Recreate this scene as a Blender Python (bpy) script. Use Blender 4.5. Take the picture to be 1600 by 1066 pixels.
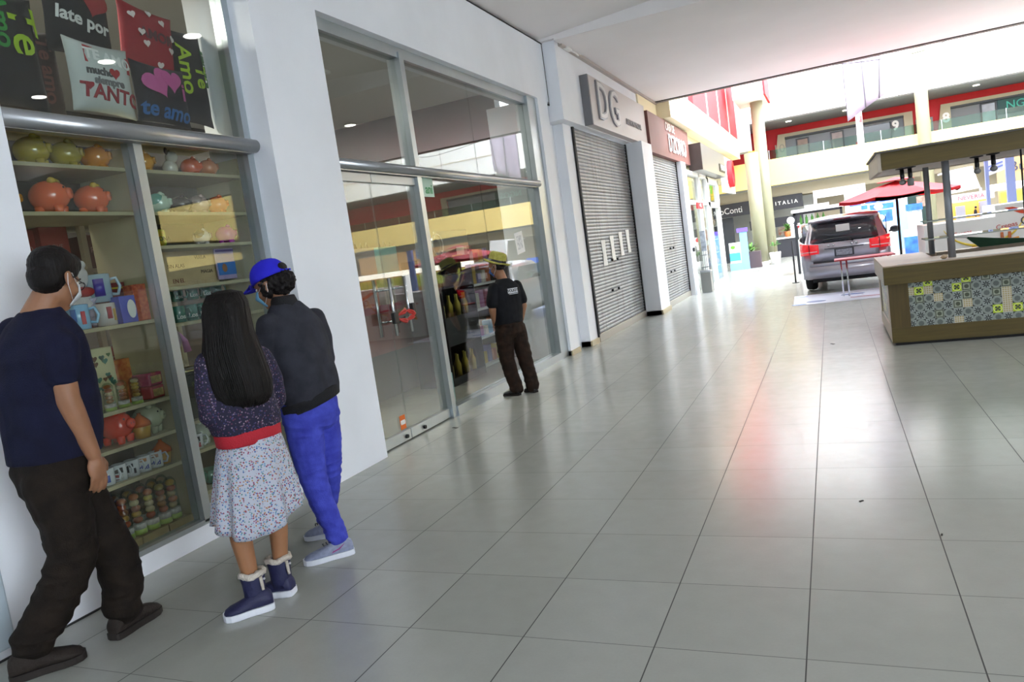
import bpy, bmesh, math, random
from mathutils import Vector, Matrix, Euler, noise, Quaternion
random.seed(7)
for _o in list(bpy.data.objects): bpy.data.objects.remove(_o)
SC = bpy.context.scene
COL = SC.collection
PI = math.pi

# ------------------------------------------------------------------ camera
CAM_Z = 1.4721
_cam = bpy.data.cameras.new('camera')
_cam.sensor_width = 36.0
_cam.lens = 36.0 * 1168.86 / 1600.0
_cam.clip_start = 0.05; _cam.clip_end = 300
cam = bpy.data.objects.new('camera', _cam); COL.objects.link(cam)
_r = Vector((0.91156362, 0.38647737, -0.1403104)); _u = Vector((0.08594387, 0.1546129, 0.9842299)); _f = Vector((-0.40207638, 0.90924699, -0.10772414))
cam.matrix_world = Matrix(((_r.x, _u.x, -_f.x, 0), (_r.y, _u.y, -_f.y, 0), (_r.z, _u.z, -_f.z, CAM_Z), (0, 0, 0, 1)))
SC.camera = cam

# ------------------------------------------------------------------ view and daylight
SC.view_settings.view_transform = 'Standard'
SC.view_settings.look = 'None'
SC.view_settings.gamma = 1.0
SC.view_settings.use_curve_mapping = False
SC.view_settings.exposure = 1.12
world = bpy.data.worlds.new('overcast_sky'); SC.world = world; world.use_nodes = True
_bg = world.node_tree.nodes['Background']
_bg.inputs[0].default_value = (0.84, 0.92, 1.0, 1); _bg.inputs[1].default_value = 6.0

def lamp_area(name, loc, rot, sx, sy, power, color=(1, 1, 1)):
    l = bpy.data.lights.new(name, 'AREA'); l.shape = 'RECTANGLE'; l.size = sx; l.size_y = sy
    l.energy = power; l.color = color
    o = bpy.data.objects.new(name, l); o.location = loc; o.rotation_euler = rot; COL.objects.link(o); return o

# ------------------------------------------------------------------ colour and material helpers
def lin(h):
    if isinstance(h, str):
        c = [int(h[i:i + 2], 16) / 255 for i in (0, 2, 4)]
    else: c = [v / 255 for v in h]
    return tuple((v / 12.92 if v <= 0.04045 else ((v + 0.055) / 1.055) ** 2.4) for v in c) + (1,)
_M = {}
def mat(name, col='888888', rough=0.5, metal=0.0, var=0.0, vscale=6.0, bump=0.0, bscale=40.0, spec=0.5, emit=None, estr=0.0, coat=0.0, sheen=0.0, col2=None, trans=0.0, alpha=1.0):
    if name in _M: return _M[name]
    m = bpy.data.materials.new(name); m.use_nodes = True
    nt = m.node_tree; b = nt.nodes['Principled BSDF']; c = lin(col)
    b.inputs['Base Color'].default_value = c
    b.inputs['Roughness'].default_value = rough; b.inputs['Metallic'].default_value = metal
    b.inputs['Specular IOR Level'].default_value = spec
    b.inputs['Coat Weight'].default_value = coat; b.inputs['Coat Roughness'].default_value = 0.08
    b.inputs['Sheen Weight'].default_value = sheen
    b.inputs['Transmission Weight'].default_value = trans
    b.inputs['Alpha'].default_value = alpha
    if emit: b.inputs['Emission Color'].default_value = lin(emit); b.inputs['Emission Strength'].default_value = estr
    tc = nt.nodes.new('ShaderNodeTexCoord')
    if var > 0 or col2:
        n = nt.nodes.new('ShaderNodeTexNoise'); n.inputs['Scale'].default_value = vscale; n.inputs['Detail'].default_value = 4
        nt.links.new(tc.outputs['Object'], n.inputs['Vector'])
        r = nt.nodes.new('ShaderNodeValToRGB')
        if col2: a, d = c, lin(col2)
        else: a = tuple(min(1, v * (1 - var)) for v in c[:3]) + (1,); d = tuple(min(1, v * (1 + var)) for v in c[:3]) + (1,)
        r.color_ramp.elements[0].position = 0.35; r.color_ramp.elements[1].position = 0.65
        r.color_ramp.elements[0].color = a; r.color_ramp.elements[1].color = d
        nt.links.new(n.outputs['Fac'], r.inputs['Fac']); nt.links.new(r.outputs['Color'], b.inputs['Base Color'])
    if bump > 0:
        n = nt.nodes.new('ShaderNodeTexNoise'); n.inputs['Scale'].default_value = bscale; n.inputs['Detail'].default_value = 3
        nt.links.new(tc.outputs['Object'], n.inputs['Vector'])
        bp = nt.nodes.new('ShaderNodeBump'); bp.inputs['Strength'].default_value = bump; bp.inputs['Distance'].default_value = 0.01
        nt.links.new(n.outputs['Fac'], bp.inputs['Height']); nt.links.new(bp.outputs['Normal'], b.inputs['Normal'])
    _M[name] = m; return m

class NG:
    """tiny node-expression helper"""
    def __init__(s, m): s.nt = m.node_tree; s.b = s.nt.nodes['Principled BSDF']
    def put(s, inp, v):
        if isinstance(v, (int, float)): inp.default_value = v
        elif isinstance(v, tuple): inp.default_value = v
        else: s.nt.links.new(v, inp)
    def m(s, op, a, b=0.0, c=0.0):
        n = s.nt.nodes.new('ShaderNodeMath'); n.operation = op
        s.put(n.inputs[0], a); s.put(n.inputs[1], b); s.put(n.inputs[2], c); return n.outputs[0]
    def mix(s, f, a, b):
        n = s.nt.nodes.new('ShaderNodeMix'); n.data_type = 'RGBA'
        s.put(n.inputs[0], f); s.put(n.inputs[6], a); s.put(n.inputs[7], b); return n.outputs[2]
    def xyz(s, kind='Object'):
        t = s.nt.nodes.new('ShaderNodeTexCoord'); p = s.nt.nodes.new('ShaderNodeSeparateXYZ')
        s.nt.links.new(t.outputs[kind], p.inputs[0]); return p.outputs[0], p.outputs[1], p.outputs[2]
    def vec(s, x, y, z=0.0):
        n = s.nt.nodes.new('ShaderNodeCombineXYZ'); s.put(n.inputs[0], x); s.put(n.inputs[1], y); s.put(n.inputs[2], z); return n.outputs[0]
    def noise(s, v, scale, detail=3):
        n = s.nt.nodes.new('ShaderNodeTexNoise'); n.inputs['Scale'].default_value = scale; n.inputs['Detail'].default_value = detail
        s.nt.links.new(v, n.inputs['Vector']); return n.outputs['Fac']
    def white(s, v, out='Value'):
        n = s.nt.nodes.new('ShaderNodeTexWhiteNoise'); n.noise_dimensions = '3D'; s.nt.links.new(v, n.inputs['Vector']); return n.outputs[out]
    def lt(s, a, b): return s.m('LESS_THAN', a, b)
    def gt(s, a, b): return s.m('GREATER_THAN', a, b)

def glass_mat(name, tint='e8f4f0', ior=1.5, boost=1.0, rough=0.0):
    if name in _M: return _M[name]
    m = bpy.data.materials.new(name); m.use_nodes = True; nt = m.node_tree; nt.nodes.clear()
    o = nt.nodes.new('ShaderNodeOutputMaterial'); t = nt.nodes.new('ShaderNodeBsdfTransparent'); t.inputs[0].default_value = lin(tint)
    g = nt.nodes.new('ShaderNodeBsdfGlossy'); g.inputs['Roughness'].default_value = rough
    ge = nt.nodes.new('ShaderNodeNewGeometry'); dt = nt.nodes.new('ShaderNodeVectorMath'); dt.operation = 'DOT_PRODUCT'
    nt.links.new(ge.outputs['Normal'], dt.inputs[0]); nt.links.new(ge.outputs['Incoming'], dt.inputs[1])
    def mth(op, a, b_=0.0):
        n = nt.nodes.new('ShaderNodeMath'); n.operation = op; n.use_clamp = op == 'ADD'
        for k, v in ((0, a), (1, b_)):
            if isinstance(v, (int, float)): n.inputs[k].default_value = v
            else: nt.links.new(v, n.inputs[k])
        return n.outputs[0]
    r0 = ((ior - 1) / (ior + 1)) ** 2 * boost
    sch = mth('ADD', mth('MULTIPLY', mth('POWER', mth('SUBTRACT', 1.0, mth('ABSOLUTE', dt.outputs['Value'])), 5.0), 1 - r0), r0)
    mx = nt.nodes.new('ShaderNodeMixShader')
    nt.links.new(sch, mx.inputs[0]); nt.links.new(t.outputs[0], mx.inputs[1]); nt.links.new(g.outputs[0], mx.inputs[2])
    nt.links.new(mx.outputs[0], o.inputs[0]); _M[name] = m; return m

# ------------------------------------------------------------------ object helpers
def tag(o, label=None, cat=None, group=None, kind=None):
    if label: o['label'] = label
    if cat: o['category'] = cat
    if group: o['group'] = group
    if kind: o['kind'] = kind
    return o
def thing(name, label, cat, loc=(0, 0, 0), rz=0, group=None):
    o = bpy.data.objects.new(name, None); COL.objects.link(o); o.location = loc; o.rotation_euler = (0, 0, rz)
    o.empty_display_size = 0.05
    return tag(o, label, cat, group)
def link_mesh(name, me, mt=None, parent=None, loc=None, rz=None):
    o = bpy.data.objects.new(name, me); COL.objects.link(o)
    if mt is not None:
        for m_ in (mt if isinstance(mt, (list, tuple)) else [mt]): me.materials.append(m_)
    if parent: o.parent = parent
    if loc is not None: o.location = loc
    if rz is not None: o.rotation_euler = (0, 0, rz)
    return o
def dup(root, loc=None, rz=None, label=None, group=None, scale=None):
    def cp(o, par):
        c = o.copy(); COL.objects.link(c)
        if par: c.parent = par
        for ch in o.children: cp(ch, c)
        return c
    r = cp(root, None)
    if loc is not None: r.location = loc
    if rz is not None: r.rotation_euler = (0, 0, rz)
    if label: r['label'] = label
    if group: r['group'] = group
    if scale: r.scale = (scale, scale, scale) if isinstance(scale, (int, float)) else scale
    return r

class MB:
    """collects shapes, links them as ONE mesh"""
    def __init__(s): s.bm = bmesh.new(); s.mi = 0
    def _tagf(s, fs, smooth=False):
        for f in fs: f.material_index = s.mi; f.smooth = smooth
    def box(s, x0, x1, y0, y1, z0, z1, bev=0.0, M=None):
        vs = [s.bm.verts.new((x, y, z)) for x in (x0, x1) for y in (y0, y1) for z in (z0, z1)]
        idx = [(0, 1, 3, 2), (4, 6, 7, 5), (0, 4, 5, 1), (2, 3, 7, 6), (0, 2, 6, 4), (1, 5, 7, 3)]
        fs = [s.bm.faces.new([vs[i] for i in q]) for q in idx]
        s._tagf(fs)
        if bev > 0:
            es = list({e for f in fs for e in f.edges})
            r = bmesh.ops.bevel(s.bm, geom=es, offset=bev, segments=2, profile=0.6, affect='EDGES')
            for f in r['faces']: f.material_index = s.mi; f.smooth = True
            vs = list({v for f in r['faces'] for v in f.verts} | {v for v in vs if v.is_valid})
        if M is not None: bmesh.ops.transform(s.bm, matrix=M, verts=[v for v in vs if v.is_valid])
        return s
    def ring(s, pts): return [s.bm.verts.new(p) for p in pts]
    def loft(s, rings, cap=True, smooth=True, closed=True):
        R = [s.ring(r) for r in rings]; n = len(R[0]); fs = []
        for a, b in zip(R, R[1:]):
            for i in range(n if closed else n - 1):
                j = (i + 1) % n; fs.append(s.bm.faces.new((a[i], a[j], b[j], b[i])))
        if cap and closed:
            f1 = s.bm.faces.new(list(reversed(R[0]))); f2 = s.bm.faces.new(R[-1]); s._tagf([f1, f2])
        s._tagf(fs, smooth); return s
    def tube(s, pts, r, seg=10, cap=True, closed=False):
        pts = [Vector(p) for p in pts]; n = len(pts); rr = r if isinstance(r, (list, tuple)) else [r] * n
        rings = []; prev = None
        for i, p in enumerate(pts):
            if closed: t = (pts[(i + 1) % n] - pts[i - 1])
            else: t = (pts[min(i + 1, n - 1)] - pts[max(i - 1, 0)])
            t.normalize()
            if prev is None:
                a = Vector((0, 0, 1)) if abs(t.z) < 0.9 else Vector((1, 0, 0))
                u = t.cross(a).normalized()
            else: u = (prev - t * prev.dot(t)).normalized()
            prev = u; v = t.cross(u)
            rings.append([p + (u * math.cos(k * 2 * PI / seg) + v * math.sin(k * 2 * PI / seg)) * rr[i] for k in range(seg)])
        if closed: rings.append(rings[0]); return s.loft(rings, cap=False)
        return s.loft(rings, cap=cap)
    def lathe(s, prof, c=(0, 0, 0), seg=20, M=None, cap=True):
        rings = []
        for r_, z in prof:
            ring = [Vector((max(r_, 1e-4) * math.cos(k * 2 * PI / seg), max(r_, 1e-4) * math.sin(k * 2 * PI / seg), z)) for k in range(seg)]
            if M is not None: ring = [M @ v for v in ring]
            rings.append([v + Vector(c) for v in ring])
        return s.loft(rings, cap=cap)
    def ell(s, c, r, M=None, nu=16, nv=10):
        c = Vector(c); rings = []
        for j in range(nv + 1):
            th = PI * j / nv; th = min(max(th, 0.02), PI - 0.02)
            ring = [Vector((r[0] * math.sin(th) * math.cos(2 * PI * k / nu), r[1] * math.sin(th) * math.sin(2 * PI * k / nu), -r[2] * math.cos(th))) for k in range(nu)]
            if M is not None: ring = [M @ v for v in ring]
            rings.append([v + c for v in ring])
        return s.loft(rings)
    def prism(s, poly, axis, d0, d1, smooth=False):
        def P(a, b, d): return {'x': (d, a, b), 'y': (a, d, b), 'z': (a, b, d)}[axis]
        A = s.ring([P(a, b, d0) for a, b in poly]); B = s.ring([P(a, b, d1) for a, b in poly]); n = len(poly)
        fs = [s.bm.faces.new((A[i], A[(i + 1) % n], B[(i + 1) % n], B[i])) for i in range(n)]
        s._tagf(fs, smooth)
        s._tagf([s.bm.faces.new(list(reversed(A))), s.bm.faces.new(B)])
        return s
    def build(s, name, mt, parent=None, loc=None, rz=None, label=None, cat=None, group=None, kind=None, M=None):
        if M is not None: bmesh.ops.transform(s.bm, matrix=M, verts=s.bm.verts)
        bmesh.ops.recalc_face_normals(s.bm, faces=s.bm.faces)
        me = bpy.data.meshes.new(name); s.bm.to_mesh(me); s.bm.free()
        return tag(link_mesh(name, me, mt, parent, loc, rz), label, cat, group, kind)

def text_mesh(name, txt, size, mt, parent, M, depth=0.004, bold=0.0, sx=1.0, font=None):
    """letters as solid mesh; M places the x-right / y-up text plane"""
    cu = bpy.data.curves.new(name, 'FONT'); cu.body = txt; cu.size = size; cu.extrude = depth; cu.align_x = 'CENTER'; cu.align_y = 'CENTER'
    cu.offset = bold; cu.resolution_u = 3
    tmp = bpy.data.objects.new('tmp', cu); COL.objects.link(tmp)
    dg = bpy.context.evaluated_depsgraph_get()
    me = bpy.data.meshes.new_from_object(tmp.evaluated_get(dg)); bpy.data.objects.remove(tmp)
    me.transform(M @ Matrix.Diagonal((sx, 1, 1, 1)))
    me.name = name; me.materials.clear()
    return link_mesh(name, me, mt, parent)
def facade_M(x, y, z, tilt=0.0):
    """text plane on a wall facing +x; the letters run towards +y"""
    return Matrix.Translation((x, y, z)) @ Matrix(((0, 0, 1, 0), (1, 0, 0, 0), (0, 1, 0, 0), (0, 0, 0, 1))) @ Matrix.Rotation(tilt, 4, 'Z')
def back_M(x, y, z, tilt=0.0):
    """text plane on a wall facing -y"""
    return Matrix.Translation((x, y, z)) @ Matrix(((1, 0, 0, 0), (0, 0, -1, 0), (0, 1, 0, 0), (0, 0, 0, 1))) @ Matrix.Rotation(tilt, 4, 'Z')

# ------------------------------------------------------------------ shared materials
WALL = mat('painted_wall', 'eef1f7', 0.6, var=0.03, vscale=1.5, bump=0.05, bscale=60)
CEIL = mat('painted_ceiling', 'f2eeee', 0.8, var=0.02, vscale=0.8)
ALU = mat('brushed_aluminium', 'b4bcc0', 0.35, 0.75, var=0.04, vscale=3)
ALUD = mat('grey_aluminium_frame', '8f9da3', 0.45, 0.35)
CREAM = mat('cream_paint', 'f6ecc8', 0.7)
WHITEW = mat('white_paint', 'f2f0ec', 0.7)
DARK = mat('dark_gap', '1c1c1e', 0.7)
TAN = mat('tan_skirting_tile', 'b9ab8c', 0.4)
GLASS2 = glass_mat('street_glass', 'eef2f0', 1.52, 1.9)
GLASS = glass_mat('shop_glass', 'eff3f1', 1.52, 1.15)
BLACK = mat('black_plastic', '141416', 0.4)
CHROME = mat('polished_steel', 'c8ccd0', 0.18, 1.0)
WHITE = mat('white_plastic', 'eeeeec', 0.4)
PAPER = mat('white_paper', 'f0f0ee', 0.8)

def floor_material():
    m = mat('polished_floor_tile', 'b4b4a9', 0.14); g = NG(m); x, y, z = g.xyz()
    T = 0.522; G = 0.0045
    u = g.m('DIVIDE', g.m('ADD', x, 1.2453 + 40 * T), T); v = g.m('DIVIDE', g.m('SUBTRACT', y, 2.5186 - 40 * T), T)
    fu = g.m('FRACT', u); fv = g.m('FRACT', v); cu = g.m('FLOOR', u); cv = g.m('FLOOR', v)
    def edge(f): return g.m('MULTIPLY', g.m('MINIMUM', f, g.m('SUBTRACT', 1.0, f)), T)
    du = edge(fu); dv = edge(fv)
    grout = g.m('MAXIMUM', g.lt(du, 0.0024), g.m('MULTIPLY', g.lt(dv, 0.0018), 0.85))
    rnd = g.white(g.vec(cu, cv, 0.0)); pos = g.vec(x, y, z)
    mott = g.noise(pos, 9.0, 6); mott2 = g.noise(pos, 90.0, 2)
    base = g.mix(g.m('ADD', g.m('MULTIPLY', mott, 0.6), g.m('MULTIPLY', rnd, 0.35)), lin('9a9b94'), lin('acada7'))
    base = g.mix(g.m('MULTIPLY', mott2, 0.25), base, lin('909089'))
    base = g.mix(grout, base, lin('2b2a28'))
    g.put(g.b.inputs['Base Color'], base)
    ro = g.m('ADD', 0.17, g.m('ADD', g.m('MULTIPLY', mott, 0.10), g.m('MULTIPLY', grout, 0.4)))
    g.put(g.b.inputs['Roughness'], ro)
    g.b.inputs['Specular IOR Level'].default_value = 0.58
    bp = g.nt.nodes.new('ShaderNodeBump'); bp.inputs['Strength'].default_value = 0.25; bp.inputs['Distance'].default_value = 0.002
    h = g.m('SUBTRACT', g.m('MULTIPLY', g.noise(pos, 3.0, 2), 0.25), grout)
    g.nt.links.new(h, bp.inputs['Height']); g.nt.links.new(bp.outputs['Normal'], g.b.inputs['Normal'])
    return m
FLOOR = floor_material()

# ------------------------------------------------------------------ the setting
S = dict(kind='structure')
MB().box(-12, 18, -8, 38, -0.1, 0).build('floor', FLOOR, **S)
# near ceiling rises a little to the right, then a beam, then the flat slab that ends at the atrium
b = MB(); b.loft([[(-3.95, -8, 4.42), (14, -8, 5.75), (14, -8, 6.0), (-3.95, -8, 6.0)], [(-3.95, 10.35, 4.42), (14, 10.35, 5.75), (14, 10.35, 6.0), (-3.95, 10.35, 6.0)]], smooth=False)
b.box(-3.95, 14, 10.35, 17.0, 4.42, 6.0)
b.build('ceiling', CEIL, **S)
MB().box(-3.3, 14, 10.352, 11.47, 4.395, 4.42).build('trim_1', CEIL, **S)
MB().box(-3.5, 14, 17.0, 17.03, 4.40, 4.60).build('trim_2', mat('slab_edge_profile', 'b0a8a4', 0.6), **S)
MB().box(-3.3, 14, 16.86, 16.90, 4.405, 4.4195).build('trim_3', DARK, **S)
b = MB()
b.box(-4.3, -3.60, -8, 2.50, 0, 4.42)                 # pillar left of the gift window
b.box(-4.1, -3.52, 4.33, 5.10, 0, 4.42)
b.box(-3.95, -3.52, 2.50, 4.33, 3.60, 4.42)
b.box(-3.95, -3.52, 5.10, 10.43, 3.60, 4.42)
b.box(-4.3, -3.52, 9.97, 10.36, 0, 3.60)
b.box(-4.3, -3.62, 10.36, 10.76, 0, 3.60)
b.box(-4.3, -3.47, 10.76, 11.17, 0, 3.60)
b.box(-3.95, -3.33, 10.44, 15.28, 3.33, 4.42)
b.box(-4.3, -3.14, 14.42, 15.28, 0, 3.34)
b.box(-4.3, -3.12, 18.35, 18.95, 0, 3.2)
b.build('wall_left', WALL, **S)
MB().box(-4.6, -3.3, 15.28, 26.0, 3.18, 4.95).build('wall_left', CREAM, **S)
# dark joint lines of the near facade
MB().box(-3.525, -3.517, 10.425, 10.45, 3.55, 4.42).box(-3.53, -3.515, -2, 10.44, 4.405, 4.42).box(-3.56, -3.512, 10.36, 10.45, 3.56, 3.57).build('trim_4', DARK, **S)
MB().box(-3.34, -3.27, 10.6, 17.0, 4.37, 4.415).build('trim_5', mat('cable_trunking', 'b8b0aa', 0.6), **S)
b = MB(); b.box(-3.62, -3.50, 9.97, 10.36, 0, 0.07).box(-3.62, -3.44, 10.76, 11.17, 0, 0.08).box(-4, -3.11, 14.42, 15.28, 0, 0.09).build('baseboard_left', TAN, **S)
MB().box(-3.60, -3.585, -8, 2.5, 0, 0.006).build('baseboard_left', DARK, **S)
MB().box(11, 11.2, -1.0, 17, 0, 6).build('wall_right', mat('far_side_shopfront', '8f8a80', 0.7, var=0.25, vscale=0.5), **S)
MB().box(-4.3, 14.2, -8.2, -8.0, 0, 6).build('wall_front', WALL, **S)  # unseen end wall, added to keep daylight from behind off the kiosk front

# ------------------------------------------------------------------ atrium: back side with balcony, upper walls, columns
BALC = mat('balcony_cream', 'ecd084', 0.75); RED = mat('red_paint', 'd8202c', 0.6); GREYW = mat('upper_grey_wall', '8d9096', 0.7)
BEIGE = mat('beige_frame', 'c6bca4', 0.7); SOFFIT = mat('grey_soffit', '8f9092', 0.7)
MB().box(-6, 17, 32.0, 32.35, 2.90, 3.92).build('wall_back', BALC, **S)
MB().box(-6, 17, 32.35, 35.2, 2.85, 3.0).build('floor', SOFFIT, **S)
MB().box(-6, 17, 33.0, 33.3, 2.42, 2.90).box(-6, 17, 35.0, 35.3, 0, 2.9).build('wall_back', mat('bulkhead_beige', 'b5ab96', 0.8), **S)
MB().box(-6, 17, 32.0, 35.3, 5.38, 5.5).build('ceiling', SOFFIT, **S)
MB().box(-6, 17, 31.9, 32.2, 5.42, 10.5).build('wall_back', WHITEW, **S)
MB().box(-6, 17, 31.88, 31.9, 6.26, 6.30).build('trim_6', mat('pale_line', 'd8d0c0', 0.7), **S)
MB().box(-6, 17, 35.0, 35.2, 3.0, 5.4).build('wall_back', RED, **S)
MB().box(17, 17.3, 17, 35, 2.75, 3.5).box(17, 17.3, 17, 35, 4.1, 10.5).build('wall_right', BALC, **S)
MB().box(17.3, 17.5, 17, 35, 0, 4.4).build('wall_right', mat('gallery_dark_grey', '55565a', .7), **S)
MB().box(11, 17.3, 16.8, 17.0, 0, 10.5).build('wall_front', mat('dull_return_wall', '6c6a66', .7), **S)
MB().box(-6, -4.6, 15.3, 35, 0, 3.2).box(-6.2, -6, 15, 35, 0, 10.5).build('wall_left', WHITEW, **S)
# upper gallery: recessed grey rooms with beige surrounds
def upper_unit(n, x0, x1, slant, side):
    g = MB()
    poly = [(x0, 3.0), (x0 + (slant if side < 0 else 0), 5.10), (x1 - (slant if side > 0 else 0), 5.06), (x1, 3.0)]
    hole = [(x0 + 0.62 + (0 if side < 0 else -0.3), 3.0), (x0 + 0.62 + (0 if side < 0 else -0.3), 4.95), (x1 - 0.62 + (0.3 if side < 0 else 0), 4.95), (x1 - 0.62 + (0.3 if side < 0 else 0), 3.0)]
    A = [Vector((p[0], 34.9, p[1])) for p in poly]; B = [Vector((p[0], 34.9, p[1])) for p in hole]
    for i in range(3):
        a, c, d, e = A[i], A[i + 1], B[i + 1], B[i]
        fr = [v - Vector((0, 0.1, 0)) for v in (a, c, d, e)]
        g.loft([[a, c, d, e], fr], smooth=False)
    g.build('trim_%d' % n, BEIGE, **S)
    MB().box(hole[0][0], hole[3][0], 34.96, 34.995, 3.0, 4.96).build('wall_back', GREYW, **S)
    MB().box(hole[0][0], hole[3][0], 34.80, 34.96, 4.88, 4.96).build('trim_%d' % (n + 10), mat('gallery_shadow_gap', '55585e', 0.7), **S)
upper_unit(7, -2.1, 3.35, 0.35, -1)
upper_unit(8, 4.05, 11.0, 0.30, -1)
def sign_text(parent, txt, size, M, col='ffffff', depth=0.01, sx=1.0, bold=0.0, name='lettering', rough=0.5):
    return text_mesh(name, txt, size, mat('letter_' + col, col, rough), parent, M, depth, bold, sx)
for (x, z, w, h, lab, c) in ((0.55, 4.36, 0.52, 0.95, 'dark-framed pinkish poster on the upper gallery wall, left of the other posters', 'a89a98'),
                    (-0.80, 4.36, 0.52, 0.9, 'dark-framed brown poster on the upper gallery wall, nearest the tall yellow-green column', 'a0887c'),
                    (5.95, 4.45, 0.55, 0.85, 'dark-framed pale poster on the upper gallery wall above the wooden kiosk roof', 'b8bcc8')):
    t = thing('framed_poster', lab, 'poster', (x, 34.94, z))
    MB().box(-w / 2, w / 2, -0.03, 0.0, -h / 2, h / 2).build('frame', BLACK, t)
    MB().box(-w / 2 + .06, w / 2 - .06, -0.045, -0.03, -h / 2 + .06, h / 2 - .06).build('print', mat('poster_' + c, c, 0.6, var=0.2, vscale=3), t)
t = thing('number_sign', 'large pale number 10 on the beige surround of the upper gallery', 'sign', (-1.75, 34.79, 4.5)); sign_text(t, '10', 0.5, back_M(0, 0, 0), 'a8a090')
t = thing('number_sign', 'large white number 9 beside the red wall of the upper gallery', 'sign', (2.72, 34.79, 4.6)); sign_text(t, '9', 0.5, back_M(0, 0, 0), 'ffffff', bold=0.02)
t = thing('number_sign', 'large white number 8 on the upper gallery surround right of the pale column', 'sign', (4.5, 34.79, 4.55)); sign_text(t, '8', 0.5, back_M(0, 0, 0), 'ffffff', bold=0.02)
t = thing('wall_notice', 'small white square notice on the red upper wall by the number 10', 'notice', (-2.45, 34.98, 4.15)); MB().box(-.13, .13, -.02, 0, -.17, .17).build('board', WHITE, t); MB().box(-.07, .07, -.03, -.02, -.08, .08).build('symbol', RED, t)
t = thing('fire_alarm_sign', 'small red fire sign on the grey upper gallery wall', 'sign', (1.35, 34.94, 4.15)); MB().box(-.12, .12, -.02, 0, -.1, .1).build('board', RED, t)
t = thing('upper_shop_sign', 'dark green lit shop sign at the right end of the upper gallery', 'sign', (7.1, 34.94, 4.62)); MB().box(-.85, .85, -.06, 0, -.3, .3).build('board', mat('dark_teal', '1d4a48', 0.5), t); sign_text(t, 'NGOS', 0.42, back_M(0, -.07, 0), '3fb8a4')
t = thing('dark_upper_doorway', 'dark unlit shop opening at the upper gallery behind the hanging banners', 'shop opening', (2.0, 34.93, 3.0)); MB().box(-.52, .52, -.04, 0, 0, 1.78).build('dark_pane', mat('dark_shop_pane', '2a2c31', 0.15), t); MB().box(-.56, -.52, -.06, 0, 0, 1.82).box(.52, .56, -.06, 0, 0, 1.82).build('frame', BLACK, t)
t = thing('lit_display_case', 'small lit display case on the red upper wall left of the pale column', 'display case', (3.75, 34.95, 4.25)); MB().box(-.3, .3, -.08, 0, -.45, .45).build('case', GREYW, t); MB().box(-.22, .22, -.10, -.08, 0.0, .36).build('screen', mat('warm_screen', 'd8c080', 0.5, emit='d8c070', estr=0.6), t)
# glass balustrade of the gallery
BGL = glass_mat('greenish_glass', 'c2dcd2', 1.5, 1.0)
t = thing('glass_balustrade', 'greenish frameless glass balustrade along the top of the cream balcony', 'balustrade', (0, 32.1, 3.92))
MB().box(-2.55, 16.9, 0, .015, 0, .36).build('glass_panel', BGL, t)
for x in range(-2, 17, 2): MB().box(x - .01, x + .01, -.005, .02, 0, .37).build('joint', ALU, t)
# recessed lamps in the gallery soffit
for i, x in enumerate((-3.2, -1.2, 0.9, 5.3, 8.0)):
    t = tag(MB().lathe([(0.11, 0), (0.11, .02)], (0, 0, 0), 14).build('soffit_lamp', mat('lit_lamp', 'ffffff', 0.5, emit='fff4e0', estr=3), loc=(x, 33.0, 5.355)), 'small round lit lamp in the grey soffit over the upper gallery', 'ceiling lamp', 'soffit lamps over the upper gallery')

# columns
COLM = mat('column_yellow_green', '96947a', 0.35, var=0.04, vscale=1.0)
def column(x, y, r, h, label, flare=None):
    t = thing('column', label, 'column', (x, y, 0))
    MB().lathe([(r, 0), (r, h)], seg=32).build('shaft', COLM, t)
    MB().lathe([(r + .03, 0), (r + .03, .12), (r, .14)], seg=32).build('base_ring', WHITEW, t)
    return t
column(-2.34, 28.0, 0.235, 3.95, 'shorter pale olive column rising behind the dark square planter')
column(-2.05, 28.75, 0.215, 5.75, 'tall pale olive column beside the shorter one, under a white boxed beam')
column(3.32, 31.2, 0.215, 10.5, 'lone pale column in front of the cream balcony, above the wooden kiosk')
t = thing('boxed_beam', 'white boxed beam with a red edge above the tall column', 'beam', (-2.2, 28.6, 5.75))
MB().box(-.5, .5, -1.2, 1.2, 0, .75).build('casing', WHITEW, t); MB().box(.5, .56, -1.2, 1.2, 0, .75).build('edge_strip', RED, t)
MB().box(-3.3, -3.0, 17.03, 31.0, 4.06, 4.78).build('wall_left', CREAM, **S)
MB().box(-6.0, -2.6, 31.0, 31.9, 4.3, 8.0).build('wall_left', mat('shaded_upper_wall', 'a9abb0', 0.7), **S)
# red ribbed cladding over the left shops
t = thing('red_wall_cladding', 'tall red vertical cladding panels with white joints above the left shops', 'cladding', (-3.0, 20.5, 4.78))
for i in range(4):
    y0 = i * 2.6
    MB().box(-.12, 0, y0, y0 + 2.45, 0, 3.6).build('panel', RED, t)
    MB().box(-.12, 0.02, y0 + 2.45, y0 + 2.6, 0, 3.6).build('joint_strip', mat('pink_joint', 'f5c8c4', 0.6), t)
MB().box(-4.4, -3.36, 26.0, 31.0, 3.2, 4.7).build('wall_left', CREAM, **S)
t = thing('green_yellow_sign', 'bright green and yellow sign behind the olive columns', 'sign', (-2.05, 29.6, 2.6)); MB().box(-.5, .12, 0, .1, 0, 1.55).build('board', mat('yellow_sign', 'f2d838', 0.6), t); MB().box(-.38, .02, -.03, 0, .25, 1.4).build('panel', mat('lime_green', '6fd63a', 0.6), t)

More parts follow.
